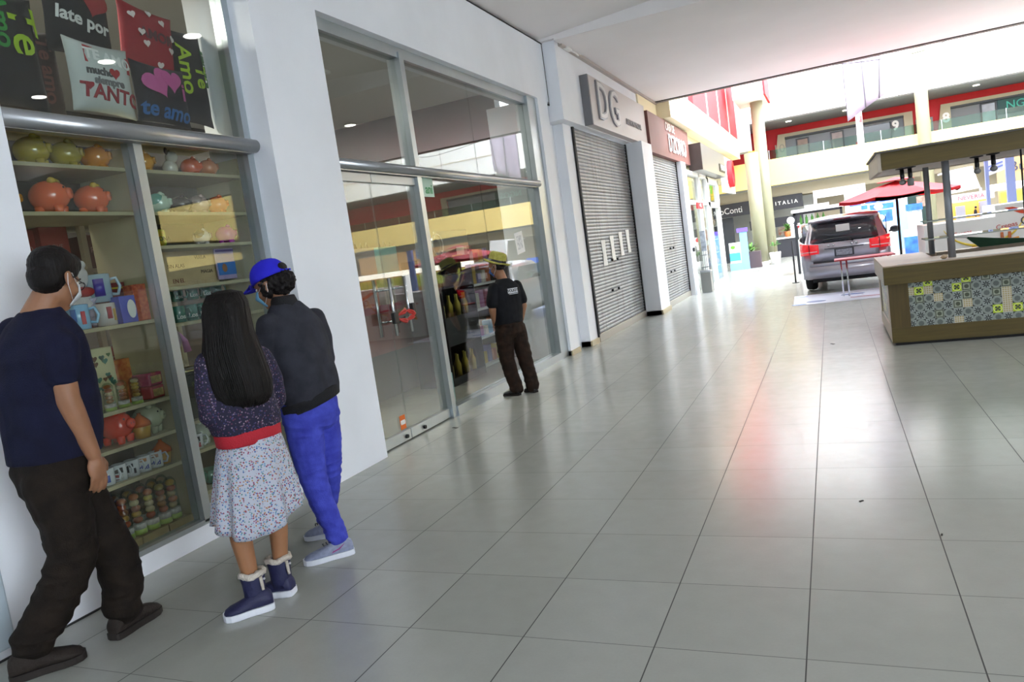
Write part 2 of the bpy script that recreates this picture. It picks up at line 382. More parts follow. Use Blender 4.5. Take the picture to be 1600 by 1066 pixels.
# hanging banners and loose cable
LIL = mat('lilac_cloth', 'b4a6b8', 0.8, var=0.05, vscale=3)
t = thing('hanging_banner', 'large pale lilac cloth banner hanging with a slanted lower edge', 'banner', (0.98, 20.0, 5.6))
def cloth_strip(x0, x1, zt, z0, z1):
    b = MB(); n = 10; r1 = []; 
    rings = []
    for j in range(11):
        f = j / 10; ring = []
        for i in range(n + 1):
            u = i / n; x = x0 + (x1 - x0) * u; zb = z0 + (z1 - z0) * u; z = zt + (zb - zt) * f
            ring.append((x + .01 * math.sin(f * 9), .05 * math.sin(x * 11 + f * 3) * f, z))
        ring += [(p[0], p[1] + .012, p[2]) for p in reversed(ring)]
        rings.append(ring)
    b.loft(rings); return b
cloth_strip(-.41, -.02, 0.15, -2.04, -1.80).build('cloth', LIL, t)
cloth_strip(-.02, .41, 0.15, -1.80, -1.58).build('cloth', LIL, t)
MB().tube([(-.42, -.02, .1), (-.42, -.01, -1), (-.40, -.02, -2.03)], .012, 6).tube([(-.02, -.03, .1), (0.0, -.03, -1.8)], .014, 6).tube([(.42, -.02, .1), (.30, -.02, -1.65)], .012, 6).build('stiffener', mat('grey_rod', '77757c', 0.5), t)
t = thing('hanging_banner', 'narrow white and red printed banner hanging before the balcony', 'banner', (1.14, 28.0, 3.05))
MB().box(-.1, .1, 0, .02, 0, 1.6).build('cloth', mat('white_banner', 'eadfe2', 0.8), t); MB().box(-.02, .09, -.012, 0, .5, 1.45).build('print', mat('red_print', 'c8474a', 0.7, col2='e8c8c0', vscale=5), t)
tag(MB().tube([(2.3, 16.95, 4.40), (1.9, 16.94, 4.30), (1.55, 16.93, 4.28), (0.9, 16.94, 4.33), (0.3, 16.95, 4.40)], .006, 5).tube([(1.45, 16.95, 4.4), (1.46, 16.94, 3.9), (1.42, 16.94, 3.55)], .005, 5).build('loose_cable', BLACK), 'thin dark cable drooping from the edge of the ceiling slab', 'cable')

# ------------------------------------------------------------------ shops on the far side
NAVY = mat('charcoal_sign', '2b2b33', 0.5)
t = thing('shop_sign', 'black fascia sign with pale letters ending in ITALIA', 'sign', (-3.4, 32.95, 2.2))
MB().box(-1.9, 2.45, -.05, 0, -.27, .27).build('board', NAVY, t)
sign_text(t, 'CaroConti', 0.36, back_M(-.62, -.06, -.03, 0), 'd8d8d8', sx=.9); sign_text(t, 'I T A L I A', 0.2, back_M(1.82, -.06, -.02), 'e4e4e4', bold=.004)
t = thing('far_shopfront', 'open shopfront under the black ITALIA sign', 'shopfront', (-3.0, 34.0, 0))
MB().box(-1.9, 2.4, .6, .7, 0, 2.4).build('back_panel', mat('pale_shop_back', 'c4c6c4', 0.6), t)
MB().box(-.1, 2.0, -.9, -.8, 1.24, 1.62).build('dark_band', NAVY, t)
MB().box(-1.9, -.75, -.9, -.85, 0, 1.9).build('dark_glass', mat('dark_glazing', '30343c', 0.12), t)
MB().box(.9, 2.0, .45, .6, .85, 1.2).build('shelf_stock', mat('shop_stock', 'b87a60', 0.6, col2='d8d0c8', vscale=9), t)
t = thing('shop_counter', 'charcoal shop counter with a white worktop at the far side', 'counter', (-1.7, 32.3, 0)); MB().box(-.45, .45, 0, .5, 0, .74).build('front_panel', NAVY, t); MB().box(-.5, .5, -.05, .55, .74, .8).build('worktop', WHITE, t)
def leafy(t, x, y, z, n, spread, size, m, seed=1):
    rnd = random.Random(seed)
    for i in range(n):
        a = rnd.uniform(0, 2 * PI); e = rnd.uniform(.2, 1.3); L = size * rnd.uniform(.7, 1.2)
        d = Vector((math.cos(a) * math.cos(e), math.sin(a) * math.cos(e), math.sin(e))); side = d.cross(Vector((0, 0, 1))).normalized() * L * .14
        p0 = Vector((x, y, z)) + d * spread * rnd.uniform(.1, .6); p1 = p0 + d * L * .5 + Vector((0, 0, L * .06)); p2 = p0 + d * L - Vector((0, 0, L * .18))
        b = MB(); b.loft([[p0 - side * .2, p0 + side * .2, p0 + Vector((0, 0, .004))], [p1 - side, p1 + side, p1 + Vector((0, 0, .006))], [p2 - side * .1, p2 + side * .1, p2 + Vector((0, 0, .002))]])
        b.build('leaf', m, t)
LEAF = mat('leaf_green', '4d8a3a', 0.5, col2='86b85a', vscale=6)
t = thing('potted_plant', 'bushy green plant with an orange pot on the far charcoal counter', 'plant', (-1.62, 32.5, .8)); MB().lathe([(.1, 0), (.14, .22), (.12, .22)], seg=14).build('pot', mat('terracotta', 'c0703c', 0.7), t); leafy(t, 0, 0, .22, 22, .12, .34, LEAF, 3)
t = thing('standing_poster', 'white poster with a red round mark standing on the far counter', 'poster', (-1.32, 32.42, .8)); MB().box(-.18, .2, 0, .02, 0, .48).build('board', WHITE, t); MB().ell((0.08, -.01, .36), (.09, .008, .09)).build('red_mark', RED, t)
t = thing('dark_planter', 'dark brown square planter at the foot of the shorter column', 'planter', (-2.5, 27.38, 0)); MB().box(-.22, .2, -.2, .2, 0, .56, .01).build('box', mat('dark_brown_planter', '55474c', 0.6), t); leafy(t, -.12, 0, .56, 12, .1, .35, LEAF, 5)
t = thing('white_planter', 'white tapered pot with a small leafy plant beside the tall column', 'planter', (-1.88, 27.95, 0)); MB().lathe([(.15, 0), (.2, .42), (.17, .42), (.16, .36)], seg=20).build('pot', WHITE, t); MB().tube([(0, 0, .36), (.02, 0, .7), (0, 0, .98)], .012, 6).build('stem', mat('stem_brown', '6f6648', 0.7), t); leafy(t, .0, 0, .6, 20, .16, .2, LEAF, 8)

# slim black kiosk with a web address board
t = thing('coffee_stand', 'black framed drink stand with green bottles behind the car', 'stand', (-.3, 21.5, 0))
BF = mat('black_frame', '2c2e32', 0.4)
MB().box(-.6, -.54, 0, .05, 0, 1.62).box(.55, .6, 0, .05, 0, 1.62).box(-.6, -.54, .8, .85, 0, 1.62).box(.55, .6, .8, .85, 0, 1.62).box(-.6, .6, 0, .05, 1.56, 1.62).build('frame', BF, t)
MB().box(-.64, .64, -.06, .9, 1.62, 1.70).box(-.3, .3, -.04, .6, 1.70, 1.78).build('roof', WHITE, t)
MB().box(-.54, .55, .1, .8, 0, .9).build('cabinet', WHITE, t)
MB().box(-.54, .55, .1, .5, 1.28, 1.3).build('shelf', WHITE, t)
MB().ell((-.67, 0, 1.44), (.1, .05, .1)).build('round_sign', WHITE, t)
MB().box(-.38, -.12, .0, .02, 1.02, 1.2).box(-.05, .1, .0, .02, 1.0, 1.2).build('notice', PAPER, t)
for i in range(5):
    tag(MB().lathe([(.035, 0), (.035, .16), (.015, .2), (.015, .24)], seg=8).build('bottle', mat('green_bottle', '5d9a4a', 0.2), loc=(-.72 + i * .14, 21.65, 1.3)), 'green bottle in the row on the shelf of the black drink stand', 'bottle', 'green bottles on the drink stand')
t = thing('web_address_board', 'white board with a small printed web address above the car', 'sign', (.26, 21.4, 1.72)); MB().box(-.62, .62, 0, .08, .2, .4).build('board', WHITE, t); MB().box(-.62, -.54, 0, .08, 0, .2).box(.2, .24, 0, .05, 0, .2).build('leg', WHITE, t); sign_text(t, 'www.wcp.mx', .1, back_M(.2, -.01, .3), '8a8a92', .003)

# blue and white phone shop
BLUE = mat('shop_blue', '1f4fd0', 0.5, col2='3f80ec', vscale=4); SBL = mat('sky_blue_panel', '8ec4ee', 0.4)
t = thing('phone_shop', 'white phone shop with blue printed panels behind the umbrella pole', 'shop', (1.2, 26.0, 0))
MB().box(-.75, .98, 0, .2, 0, 2.0).build('front_wall', WHITE, t)
for (x0, x1, z0, z1) in ((-.62, -.3, 1.6, 1.82), (-.18, .62, 1.62, 1.84), (-.3, -.12, 1.46, 1.58), (-.06, .6, 1.40, 1.56), (.0, .55, 1.0, 1.36), (.05, .4, .2, .4)):
    MB().box(x0, x1, -.02, 0, z0, z1).build('printed_panel', BLUE, t)
MB().box(.0, .36, -.025, -.005, .5, .92).box(.02, .34, -.03, -.02, .52, .9).build('poster_frame', mat('green_grey_frame', '8a9c94', 0.5), t)
for (x, z) in ((.2, 1.72), (.18, 1.48), (.2, 1.14)): MB().ell((x, -.03, z), (.13, .02, .09)).build('white_emblem', WHITE, t)
MB().box(.64, .98, -.03, 0, .1, 1.6).build('glass_door', SBL, t)
t = thing('telephone_display', 'tall white and blue display stand with a blue header', 'display stand', (2.15, 24.0, 0))
MB().box(-.28, .22, 0, .3, 0, .52).build('base', BLUE, t); MB().box(-.14, .2, .05, .2, .52, 1.3).build('panel', mat('pale_blue_print', 'bcd8f0', 0.5, col2='f4f8ff', vscale=14), t); MB().box(-.18, .22, -.02, .22, 1.24, 1.42).build('header', BLUE, t); MB().box(-.28, -.14, .05, .2, .52, .72).build('tray', WHITE, t)
t = thing('dark_doorway', 'dark green doorway to the right of the phone shop', 'doorway', (2.35, 26.3, 0)); MB().box(-.14, .35, 0, .1, 0, 1.66).build('opening', mat('dark_green_gap', '16302c', 0.5), t); MB().box(.1, .34, -.02, 0, 1.3, 1.62).build('picture', mat('brown_picture', '8a7468', 0.6, var=.4, vscale=12), t)

# food kiosks on the right
ORG = mat('glowing_orange_wall', 'f0b04c', 0.6, var=.1, vscale=3, emit='f0a040', estr=.12)  # faint glow put into the wall colour, as if lit
t = thing('food_kiosk', 'orange food kiosk with a pink lettered banner seen through the wooden kiosk', 'kiosk', (3.25, 22.0, 0))
MB().box(-.42, .42, .5, .6, .0, 1.34).build('back_wall', ORG, t)
MB().box(-.42, .5, 0, .1, 1.3, 1.5).build('banner', mat('pale_pink_banner', 'f2d4dc', 0.7), t); sign_text(t, 'NEVERIA', .15, back_M(0, -.01, 1.39), 'd8606a', .004)
MB().box(-.42, .42, 0, .12, 0, .82).build('counter', WHITE, t)
MB().box(-.3, -.1, .3, .45, .82, 1.2).box(.22, .38, .3, .45, .7, 1.25).build('appliance', mat('steel_fridge', '9a9aa4', 0.4), t)
MB().ell((.12, .3, .98), (.04, .03, .1)).ell((.13, .3, 1.12), (.03, .03, .035)).build('figure_cutout', BLACK, t)
t = thing('white_canopy', 'white sloping canopy behind the wooden kiosk', 'canopy', (3.4, 24.0, 1.55)); MB().prism([(-.3, 0), (.38, 0.05), (.24, .62), (-.42, .58)], 'y', 0, .06).prism([(-.42, .58), (.24, .62), (.24, .66), (-.42, .62)], 'y', 0, 1.6).build('cloth', mat('white_cloth', 'f2f4f6', 0.7), t); MB().tube([(.38, 0, .05), (.38, 0, -1.55)], .03, 8).build('pole', mat('blue_grey_pole', '8b98bc', 0.5), t)
POST = mat('blue_grey_post', '8b9ad0', 0.5)
for x, w, lab in ((3.36, .075, 'broad blue-grey post right of the orange kiosk'), (2.96, .03, 'slim blue-grey post beside the white canopy')):
    tag(MB().box(-w, w, -.05, .05, 0, 2.1).build('post', POST, loc=(x, 18.0, 0)), lab, 'post')
t = thing('burger_shop', 'tan food shop with dark letters at the right edge', 'shop', (4.9, 22.5, 0)); MB().box(-.9, 3.5, .4, .5, 0, 2.25).build('wall', mat('tan_wall', 'c09868', 0.7), t); MB().box(-1.2, 3.5, 0, .1, 1.45, 1.62).build('lit_strip', mat('lit_menu', 'ffffff', .5, emit='fff0d0', estr=2.0), t); MB().box(-.9, 3.5, .2, .3, 1.0, 1.4).build('green_band', mat('olive_band', 'a8b050', 0.6), t); sign_text(t, 'Burger', .36, back_M(-.15, .39, 2.0), '3a3e50')
t = thing('menu_board', 'white board with blue stripes between the blue-grey posts', 'sign', (3.14, 18.2, 1.72)); MB().prism([(-.16, .05), (.16, .14), (.16, .4), (-.16, .36)], 'y', 0, .04).build('board', WHITE, t); MB().prism([(-.14, .14), (.14, .22), (.14, .25), (-.14, .17)], 'y', -.01, 0).prism([(-.14, .22), (.14, .29), (.14, .32), (-.14, .25)], 'y', -.01, 0).build('stripe', POST, t)
t = thing('snack_counter', 'white snack counter with orange and yellow curves and red lettering', 'counter', (2.9, 15.0, 0))
MB().box(-1.42, -.35, 0, 1.2, 0, 1.03).box(-.35, 1.6, 0, 1.2, 0, 1.22).build('front_panel', WHITE, t)
b = MB()
for k in range(14):
    a0 = PI * (1.02 + .5 * k / 14); a1 = PI * (1.02 + .5 * (k + 1) / 14)
b.tube([(-.55 + .62 * math.cos(PI * (1.12 + .80 * k / 20)), -.004, 1.1 + .52 * math.sin(PI * (1.12 + .80 * k / 20))) for k in range(21)], [.004 + .02 * math.sin(PI * k / 20) for k in range(21)], 6)
b.build('yellow_curve', mat('yellow_vinyl', 'f0d24a', 0.5), t)
MB().prism([(-.22, 1.16), (-.1, 1.16), (.3, 1.0), (.24, .97), (.0, 1.04)], 'y', -.012, 0).build('red_stroke', mat('orange_red', 'e0502a', 0.5), t)
for (x, z, s_, c, tx) in ((-.85, .82, .1, 'e06060', 'Crepas'), (-.2, .86, .11, 'd05a5a', 'Crepas'), (.35, .94, .2, '4a4a52', 'Creperia'), (-1.3, .78, .08, 'e06060', 'as')):
    sign_text(t, tx, s_, back_M(x, -.01, z, .12), c, .003)
for (x, z, w) in ((-.75, .45, .18), (-.2, .5, .2), (.5, .45, .16), (-1.25, .4, .1)): MB().prism([(x, z), (x + w, z + .02), (x + w * .8, z + .16), (x + .03, z + .14)], 'y', -.01, 0).build('orange_patch', mat('orange_print', 'f0a030', 0.5), t)
t = thing("churro_sticks", "pair of orange-brown churro shapes on the white snack counter front", "decoration", (2.62, 14.97, .52)); MB().tube([(0, 0, 0), (0, .0, .24)], [.03, .022], 10).build("churro", mat("orange_brown", "b8602c", 0.4), t); MB().tube([(.1, 0, 0), (.11, 0, .24)], [.03, .022], 10).build("churro", mat("orange_brown"), t)

# ------------------------------------------------------------------ left facade: shutters, signs, far shopfronts
def shutter_mat():
    m = mat('galvanised_shutter', 'a8aaac', 0.42, 0.55); g = NG(m); x, y, z = g.xyz('Object')
    n = g.noise(g.vec(x, g.m('MULTIPLY', y, 1.0), g.m('MULTIPLY', z, .5)), 2.2, 5); n2 = g.noise(g.vec(x, g.m('MULTIPLY', y, 6.0), g.m('MULTIPLY', z, .6)), 2.0, 4)
    low = g.m('SUBTRACT', 1.0, g.m('MINIMUM', g.m('MULTIPLY', z, .45), 1.0))
    c = g.mix(n, lin('686867'), lin('a2a4a8')); c = g.mix(g.m('MULTIPLY', g.gt(n2, .6), .35), c, lin('6c6454'))
    g.put(g.b.inputs['Base Color'], c); g.put(g.b.inputs['Roughness'], g.m('ADD', .28, g.m('MULTIPLY', n2, .3))); return m
SHUT = shutter_mat()
def shutter(x, y0, y1, z1, label, pitch=0.056):
    t = thing('roller_shutter', label, 'roller shutter', (x, (y0 + y1) / 2, 0)); w = (y1 - y0) / 2
    b = MB(); n = int((z1 - .12) / pitch); rows = []
    prof = []
    for i in range(n):
        z = .12 + i * pitch
        for f, d in ((0, 0), (.12, .008), (.35, .014), (.6, .014), (.85, .008), (.97, 0.0)):
            prof.append((d, z + f * pitch))
    prof.append((0, z1))
    rings = [[(d, -w, z), (d, w, z), (-.03, w, z), (-.03, -w, z)] for d, z in prof]
    b.loft(rings, smooth=False); b.build('slat_curtain', SHUT, t)
    MB().box(-.02, .035, -w, w, 0, .12, .004).build('bottom_rail', mat('worn_rail', 'b0aca2', .45, .5), t)
    MB().box(-.03, .03, -w - .02, -w + .05, 0, z1).build('guide_rail', DARK, t); MB().box(-.03, .03, w - .05, w + .02, 0, z1).build('guide_rail', DARK, t)
    for yy, zz in ((-.55, .72), (-.15, .72), (-.35, 1.22), (.0, 1.22)):
        MB().lathe([(.022, 0), (.022, .03)], (.015, yy, zz), 10, Matrix.Rotation(PI / 2, 4, 'Y')).build('lock', BLACK, t)
    return t
shutter(-3.47, 11.17, 14.42, 3.32, 'nearer wide roller shutter under the DG sign with four paper notices')
shutter(-3.26, 15.28, 18.35, 3.2, 'farther roller shutter under the brown DZONO sign')
for i, (y, z) in enumerate(((12.05, 1.36), (12.6, 1.42), (13.2, 1.47), (13.72, 1.50))):
    lab = ('first', 'second', 'third', 'last')[i]
    b = MB(); b.prism([(-.13, .21), (-.09, 0), (-.12 + .012 * i, -.21), (.13, -.21), (.09, 0), (.12, .21)], 'x', 0, .004)
    tag(b.build('paper_notice', PAPER, loc=(-3.452, y, z)), 'white paper notice on the near shutter, %s of four counting away from the doors' % lab, 'notice', 'paper notices on the shutter')

t = thing('shop_sign', 'pale sign board with raised grey DG letters over the near shutter', 'sign', (-3.33, 13.35, 3.4))
MB().box(0, .13, -1.85, 1.9, -.06, .70).build('board', mat('pale_sign_board', 'c9c3c2', .5), t); MB().box(0, .128, -1.9, -1.85, -.06, .70).build('end_cap', mat('grey_edge', '77767a', .6), t)
GL = mat('raised_grey_letter', '98989e', .4, .2); WL = mat('letter_face', 'd4d2d2', .5)
for (ch, y, z, s) in (('D', -1.25, .33, .82), ('G', -.52, .32, .82)):
    text_mesh('letter_side', ch, s, GL, t, facade_M(.145, y, z), .014, .02, 1.05); text_mesh('letter_face', ch, s, WL, t, facade_M(.162, y + .01, z), .003, -.004, 1.05)
sign_text(t, 'DISTRITO MODA', .15, facade_M(.14, .85, .22), '8b8688', .006)
t = thing('shop_sign', 'brown sign box with white CASA DE DZONO letters', 'sign', (-3.32, 17.6, 3.2))
MB().box(0, .17, -2.3, 2.3, 0, .82).build('box', mat('brown_sign_box', '7d4f48', .6, var=.05, vscale=3), t)
sign_text(t, 'DZONO', .55, facade_M(.185, .65, .32), 'ffffff', .007, 1.05, .004); sign_text(t, 'CASA DE', .26, facade_M(.185, -.1, .68), 'e8dcd8', .006)
t = thing('shop_sign', 'dark grey metallic sign box with small pale letters beyond the brown sign', 'sign', (-3.2, 22.3, 3.05))
MB().box(0, .34, -2.3, 2.35, 0, .68).build('box', mat('grey_metal_sign', '8a8682', .35, .5), t); MB().box(0, .338, -2.36, -2.3, 0, .68).build('end_panel', mat('dark_brown_end', '3a2e2a', .5), t)
MB().box(.34, .36, .9, 2.1, .12, .34).build('name_plate', BLACK, t); sign_text(t, 'VIVALIA', .22, facade_M(.37, 1.5, .23), 'ffffff', .004)
t = thing('round_sign', 'round red and white sign above the last shop on the left', 'sign', (-3.2, 27.2, 2.78)); MB().box(0, .1, -1.1, 1.9, -.1, 1.1).build('board', WHITE, t); MB().lathe([(.46, 0), (.46, .16), (.26, .16), (.26, 0.0)], (.1, .3, .55), 28, Matrix.Rotation(PI / 2, 4, 'Y') , cap=False).build('ring', RED, t)

# shopfronts between the shutters and the atrium
SHOPIN = mat('shop_interior', 'cfcac0', .7, col2='a9a49a', vscale=2)
t = thing('glazed_shopfront', 'narrow glazed shopfront with a white frame beside the steel bin', 'shopfront', (-3.2, 20.3, 0))
MB().box(-.06, .06, 0.62, .74, 0, 3.05).box(-.06, .06, 1.95, 2.1, 0, 3.05).box(-.06, .06, -1.35, 2.1, 2.2, 2.3).box(-.06, .06, -1.35, 2.1, 2.95, 3.05).build('frame', WHITE, t)
MB().box(-1.2, -1.1, -1.35, 2.1, 0, 3.05).build('back_wall', SHOPIN, t); MB().box(-.02, -.01, -1.35, 2.1, 0, 2.95).build('glass_pane', GLASS, t)
MB().box(-1.0, -.4, .9, 1.8, 0, 1.1).build('counter', mat('grey_counter', '6c7078', .5), t); MB().box(-.9, -.5, -1.0, -.4, 0, 1.8).build('display_unit', mat('display_mixed', '8a929c', .5, col2='d0c4b8', vscale=10), t)
t = thing('glazed_shopfront', 'white framed shop window stacked with small colourful toys', 'shopfront', (-3.2, 23.8, 0))
MB().box(-.06, .06, -1.4, -1.15, 0, 3.0).box(-.06, .06, .75, .9, 0, 3.0).box(-.06, .06, -1.4, .9, 2.15, 2.3).box(-.06, .06, -1.4, .9, 2.85, 3.0).build('frame', WHITE, t)
MB().box(-.02, -.01, -1.15, .75, 0, 2.9).build('glass_pane', GLASS, t); MB().box(-.5, -.45, -1.15, .75, 0, 3.0).build('back_wall', SHOPIN, t)
for z in (.4, .8, 1.2, 1.6): MB().box(-.45, -.1, -1.15, .75, z - .02, z).build('shelf', WHITE, t)
rnd = random.Random(4)
for z in (.4, .8, 1.2, 1.6):
    for k in range(5):
        c = rnd.choice(['c87838', '4a98d8', 'd85048', 'e8d040', 'b89070', '58b8d0'])
        b = MB(); r0 = .08 + rnd.random() * .04; b.ell((0, 0, r0), (r0, r0, r0)); b.ell((0, 0, r0 * 2.3), (r0 * .6, r0 * .6, r0 * .6))
        tag(b.build('toy_figure', mat('toy_' + c, c, .5), loc=(-3.4, 22.85 + k * .36, z)), 'small rounded toy on the shelves of the white framed toy window', 'toy', 'toys in the far left shop window')
t = thing('promotion_stand', 'tall sky blue promotion banner with a purple top by the last left shop', 'banner', (-2.78, 26.95, 0)); MB().box(-.12, .12, 0, .05, 0, 1.28).build('banner', SBL, t); MB().box(-.2, .16, -.02, .06, 1.28, 1.42).build('header', mat('purple_header', '7a62d8', .5), t)
t = thing('drink_box_display', 'white and blue floor display box with a green leaf mark by the last left shop', 'display box', (-3.1, 26.9, 0)); MB().box(-.18, .17, 0, .3, .25, .95).build('carton', WHITE, t); MB().box(-.18, .17, -.01, .0, .33, .6).build('blue_print', mat('cyan_print', '52c0e8', .5), t); MB().ell((-.05, -.01, .8), (.08, .01, .06)).build('leaf_mark', mat('lime_green'), t); MB().box(-.2, .2, -.02, .3, 0, .25).build('base', SBL, t)
t = thing('evacuation_sign', 'small red sign with white arrows beside the glazed shopfront', 'sign', (-3.1, 19.75, 2.08)); MB().box(0, .03, 0, .95, 0, .16).build('board', RED, t); sign_text(t, '<< 0', .15, facade_M(.035, .48, .08), 'ffffff', .003)
t = thing('alarm_button', 'small black button box on the white pier before the steel bin', 'button', (-3.115, 18.62, 1.08)); MB().box(0, .04, -.05, .05, -.05, .05, .008).build('case', BLACK, t)
t = thing('litter_bin', 'slim brushed steel litter bin at the foot of the white pier', 'bin', (-2.86, 18.55, 0)); MB().box(-.12, .12, -.12, .12, 0.02, .5, .01).build('body', mat('bin_steel', '9a9c9a', .35, .6), t); MB().box(-.13, .13, -.13, .13, .5, .56, .01).box(-.1, .1, -.1, .1, 0, .02).build('lid', CHROME, t)
t = thing('wire_stand', 'dark wire display stand behind the steel bin', 'stand', (-2.93, 19.15, 0))
b = MB()
for k in range(8): b.tube([(.12 * math.cos(k * PI / 4), .12 * math.sin(k * PI / 4), 0.0), (.12 * math.cos(k * PI / 4), .12 * math.sin(k * PI / 4), 1.0)], .006, 5)
for z in (.3, .6, .9): b.tube([(.12 * math.cos(k * PI / 6), .12 * math.sin(k * PI / 6), z) for k in range(12)], .006, 5, closed=True)
b.build('cage', mat('grey_wire', '55585c', .5), t); MB().box(-.06, .06, -.06, .06, 1.0, 1.5).build('header', mat('grey_print', '8a9098', .5, var=.3, vscale=12), t)

# ------------------------------------------------------------------ ceiling lights of the corridor, some added out of view
LAMP = mat('downlight_diffuser', 'ffffff', .5, emit='fffaf0', estr=14)
def near_ceiling_z(x, y): return 4.42 + (5.75 - 4.42) * (x + 3.95) / 17.95 if y < 10.35 else 4.42
for i, (x, y) in enumerate(((-0.74, 7.2), (0.95, 7.4), (3.4, 8.2), (0.85, 12.3), (4.4, 13.2), (-0.2, -1.5), (2.6, -1.0), (6.4, 4.0), (6.8, 9.5))):  # last four are unseen additions that brighten the corridor
    z = near_ceiling_z(x, y)
    t = thing('downlight', 'round white downlight set in, or added to, the corridor ceiling', 'ceiling light', (x, y, z - .02), group='corridor downlights')
    MB().lathe([(.10, -.012), (.13, -.012), (.13, .015)], seg=24).build('rim', WHITE, t); MB().lathe([(.0, -.014), (.10, -.014), (.10, -.012), (0, -.012)], seg=24, cap=False).build('diffuser', LAMP, t)
    l = bpy.data.lights.new('downlight_lamp', 'SPOT'); l.energy = 60; l.spot_size = math.radians(130); l.spot_blend = .6; l.shadow_soft_size = .1; l.color = (.93, .97, 1)
    o = bpy.data.objects.new('downlight_lamp', l); o.parent = t; o.location = (0, 0, -.03); COL.objects.link(o)

# ------------------------------------------------------------------ shop room behind the glass
SHOPW = mat('shop_inner_wall', '48433e', .8, var=.1, vscale=2)
b = MB(); b.box(-8.2, -8.0, 2.3, 11.0, 0, 4.2); b.box(-8.0, -4.3, 2.2, 2.4, 0, 4.2); b.box(-8.0, -4.3, 10.3, 10.5, 0, 4.2); b.build('wall_left', SHOPW, **S)
MB().box(-8.2, -3.9, 2.3, 10.5, 3.9, 4.0).build('ceiling', mat('shop_ceiling', 'd0ccc6', .8), **S)
for i, (x, y) in enumerate(((-4.9, 3.0), (-5.4, 7.2), (-6.9, 8.6))):  # panels added to brighten the goods and the room, placed out of reflections
    t = thing('fill_panel', 'square ceiling panel added to light the gift shop', 'ceiling light', (x, y, 3.87), group='panels added to light the gift shop')
    MB().box(-.3, .3, -.3, .3, 0, .03).build('tray', WHITE, t)
    lp = lamp_area('fill_lamp', (0, 0, -.02), (0, 0, 0), .55, .55, 30, (1, .93, .82)); lp.parent = t

# ---- window 1: gift window
ZR = 2.505
w1 = MB()
w1.box(-3.80, -3.70, 2.50, 4.33, 0.115, 0.145).box(-3.80, -3.70, 4.27, 4.33, .115, 3.6).box(-3.80, -3.70, 2.50, 2.54, .115, 3.6).box(-3.80, -3.70, 2.5, 4.33, 3.55, 3.6).box(-3.80, -3.70, 3.315, 3.375, .13, 2.47)
wo = w1.build('window_1', ALU, **S)
MB().tube([(-3.64, 2.50, ZR), (-3.64, 4.29, ZR)], .046, 20).box(-3.70, -3.64, 2.5, 4.27, ZR - .05, ZR + .05).build('rail', mat('satin_rail', 'a9abad', .3, .75), wo)
MB().box(-3.75, -3.742, 2.54, 3.315, .14, 2.46).build('glass_pane', GLASS, wo); MB().box(-3.75, -3.742, 3.375, 4.27, .14, 2.46).build('glass_pane', GLASS, wo); MB().box(-3.75, -3.742, 2.54, 4.27, 2.55, 3.55).build('glass_pane', GLASS, wo)
MB().box(-4.05, -3.70, 2.50, 4.33, 0, .115).build('trim_9', WALL, **S)
# display cabinet with shelves
BRD = mat('cream_board', 'b4ab8a', .55, var=.05); BRDD = mat('dark_back_board', '3a362c', .7, var=.15)
def cabinet(y0, y1, zs, label, depth=.42, back_z=(.13, 1.9)):
    t = thing('display_shelving', label, 'shelving', (-3.80, y0, 0)); w = y1 - y0
    for z in zs: MB().box(-depth, 0, 0, w, z - .022, z, .002).build('shelf', BRD, t)
    MB().box(-depth, -.01, -.012, 0, .13, 2.45).build('side_panel', BRD, t); MB().box(-depth, -.01, w, w + .012, .13, 2.45).build('side_panel', BRD, t)
    for (a, c) in back_z: MB().box(-depth - .012, -depth, 0, w, a, c).build('back_panel', BRDD, t)
    return t
cabinet(2.53, 3.33, (.53, .73, .94, 1.42, 2.07, 2.33), 'cream display shelving behind the left pane of the gift window', back_z=((.13, .94), (2.07, 2.45)))
cabinet(3.36, 4.27, (.28, .55, .74, 1.37, 1.60, 1.86, 2.07, 2.33), 'cream display shelving behind the right pane of the gift window', back_z=((.13, .74), (1.60, 2.45)))

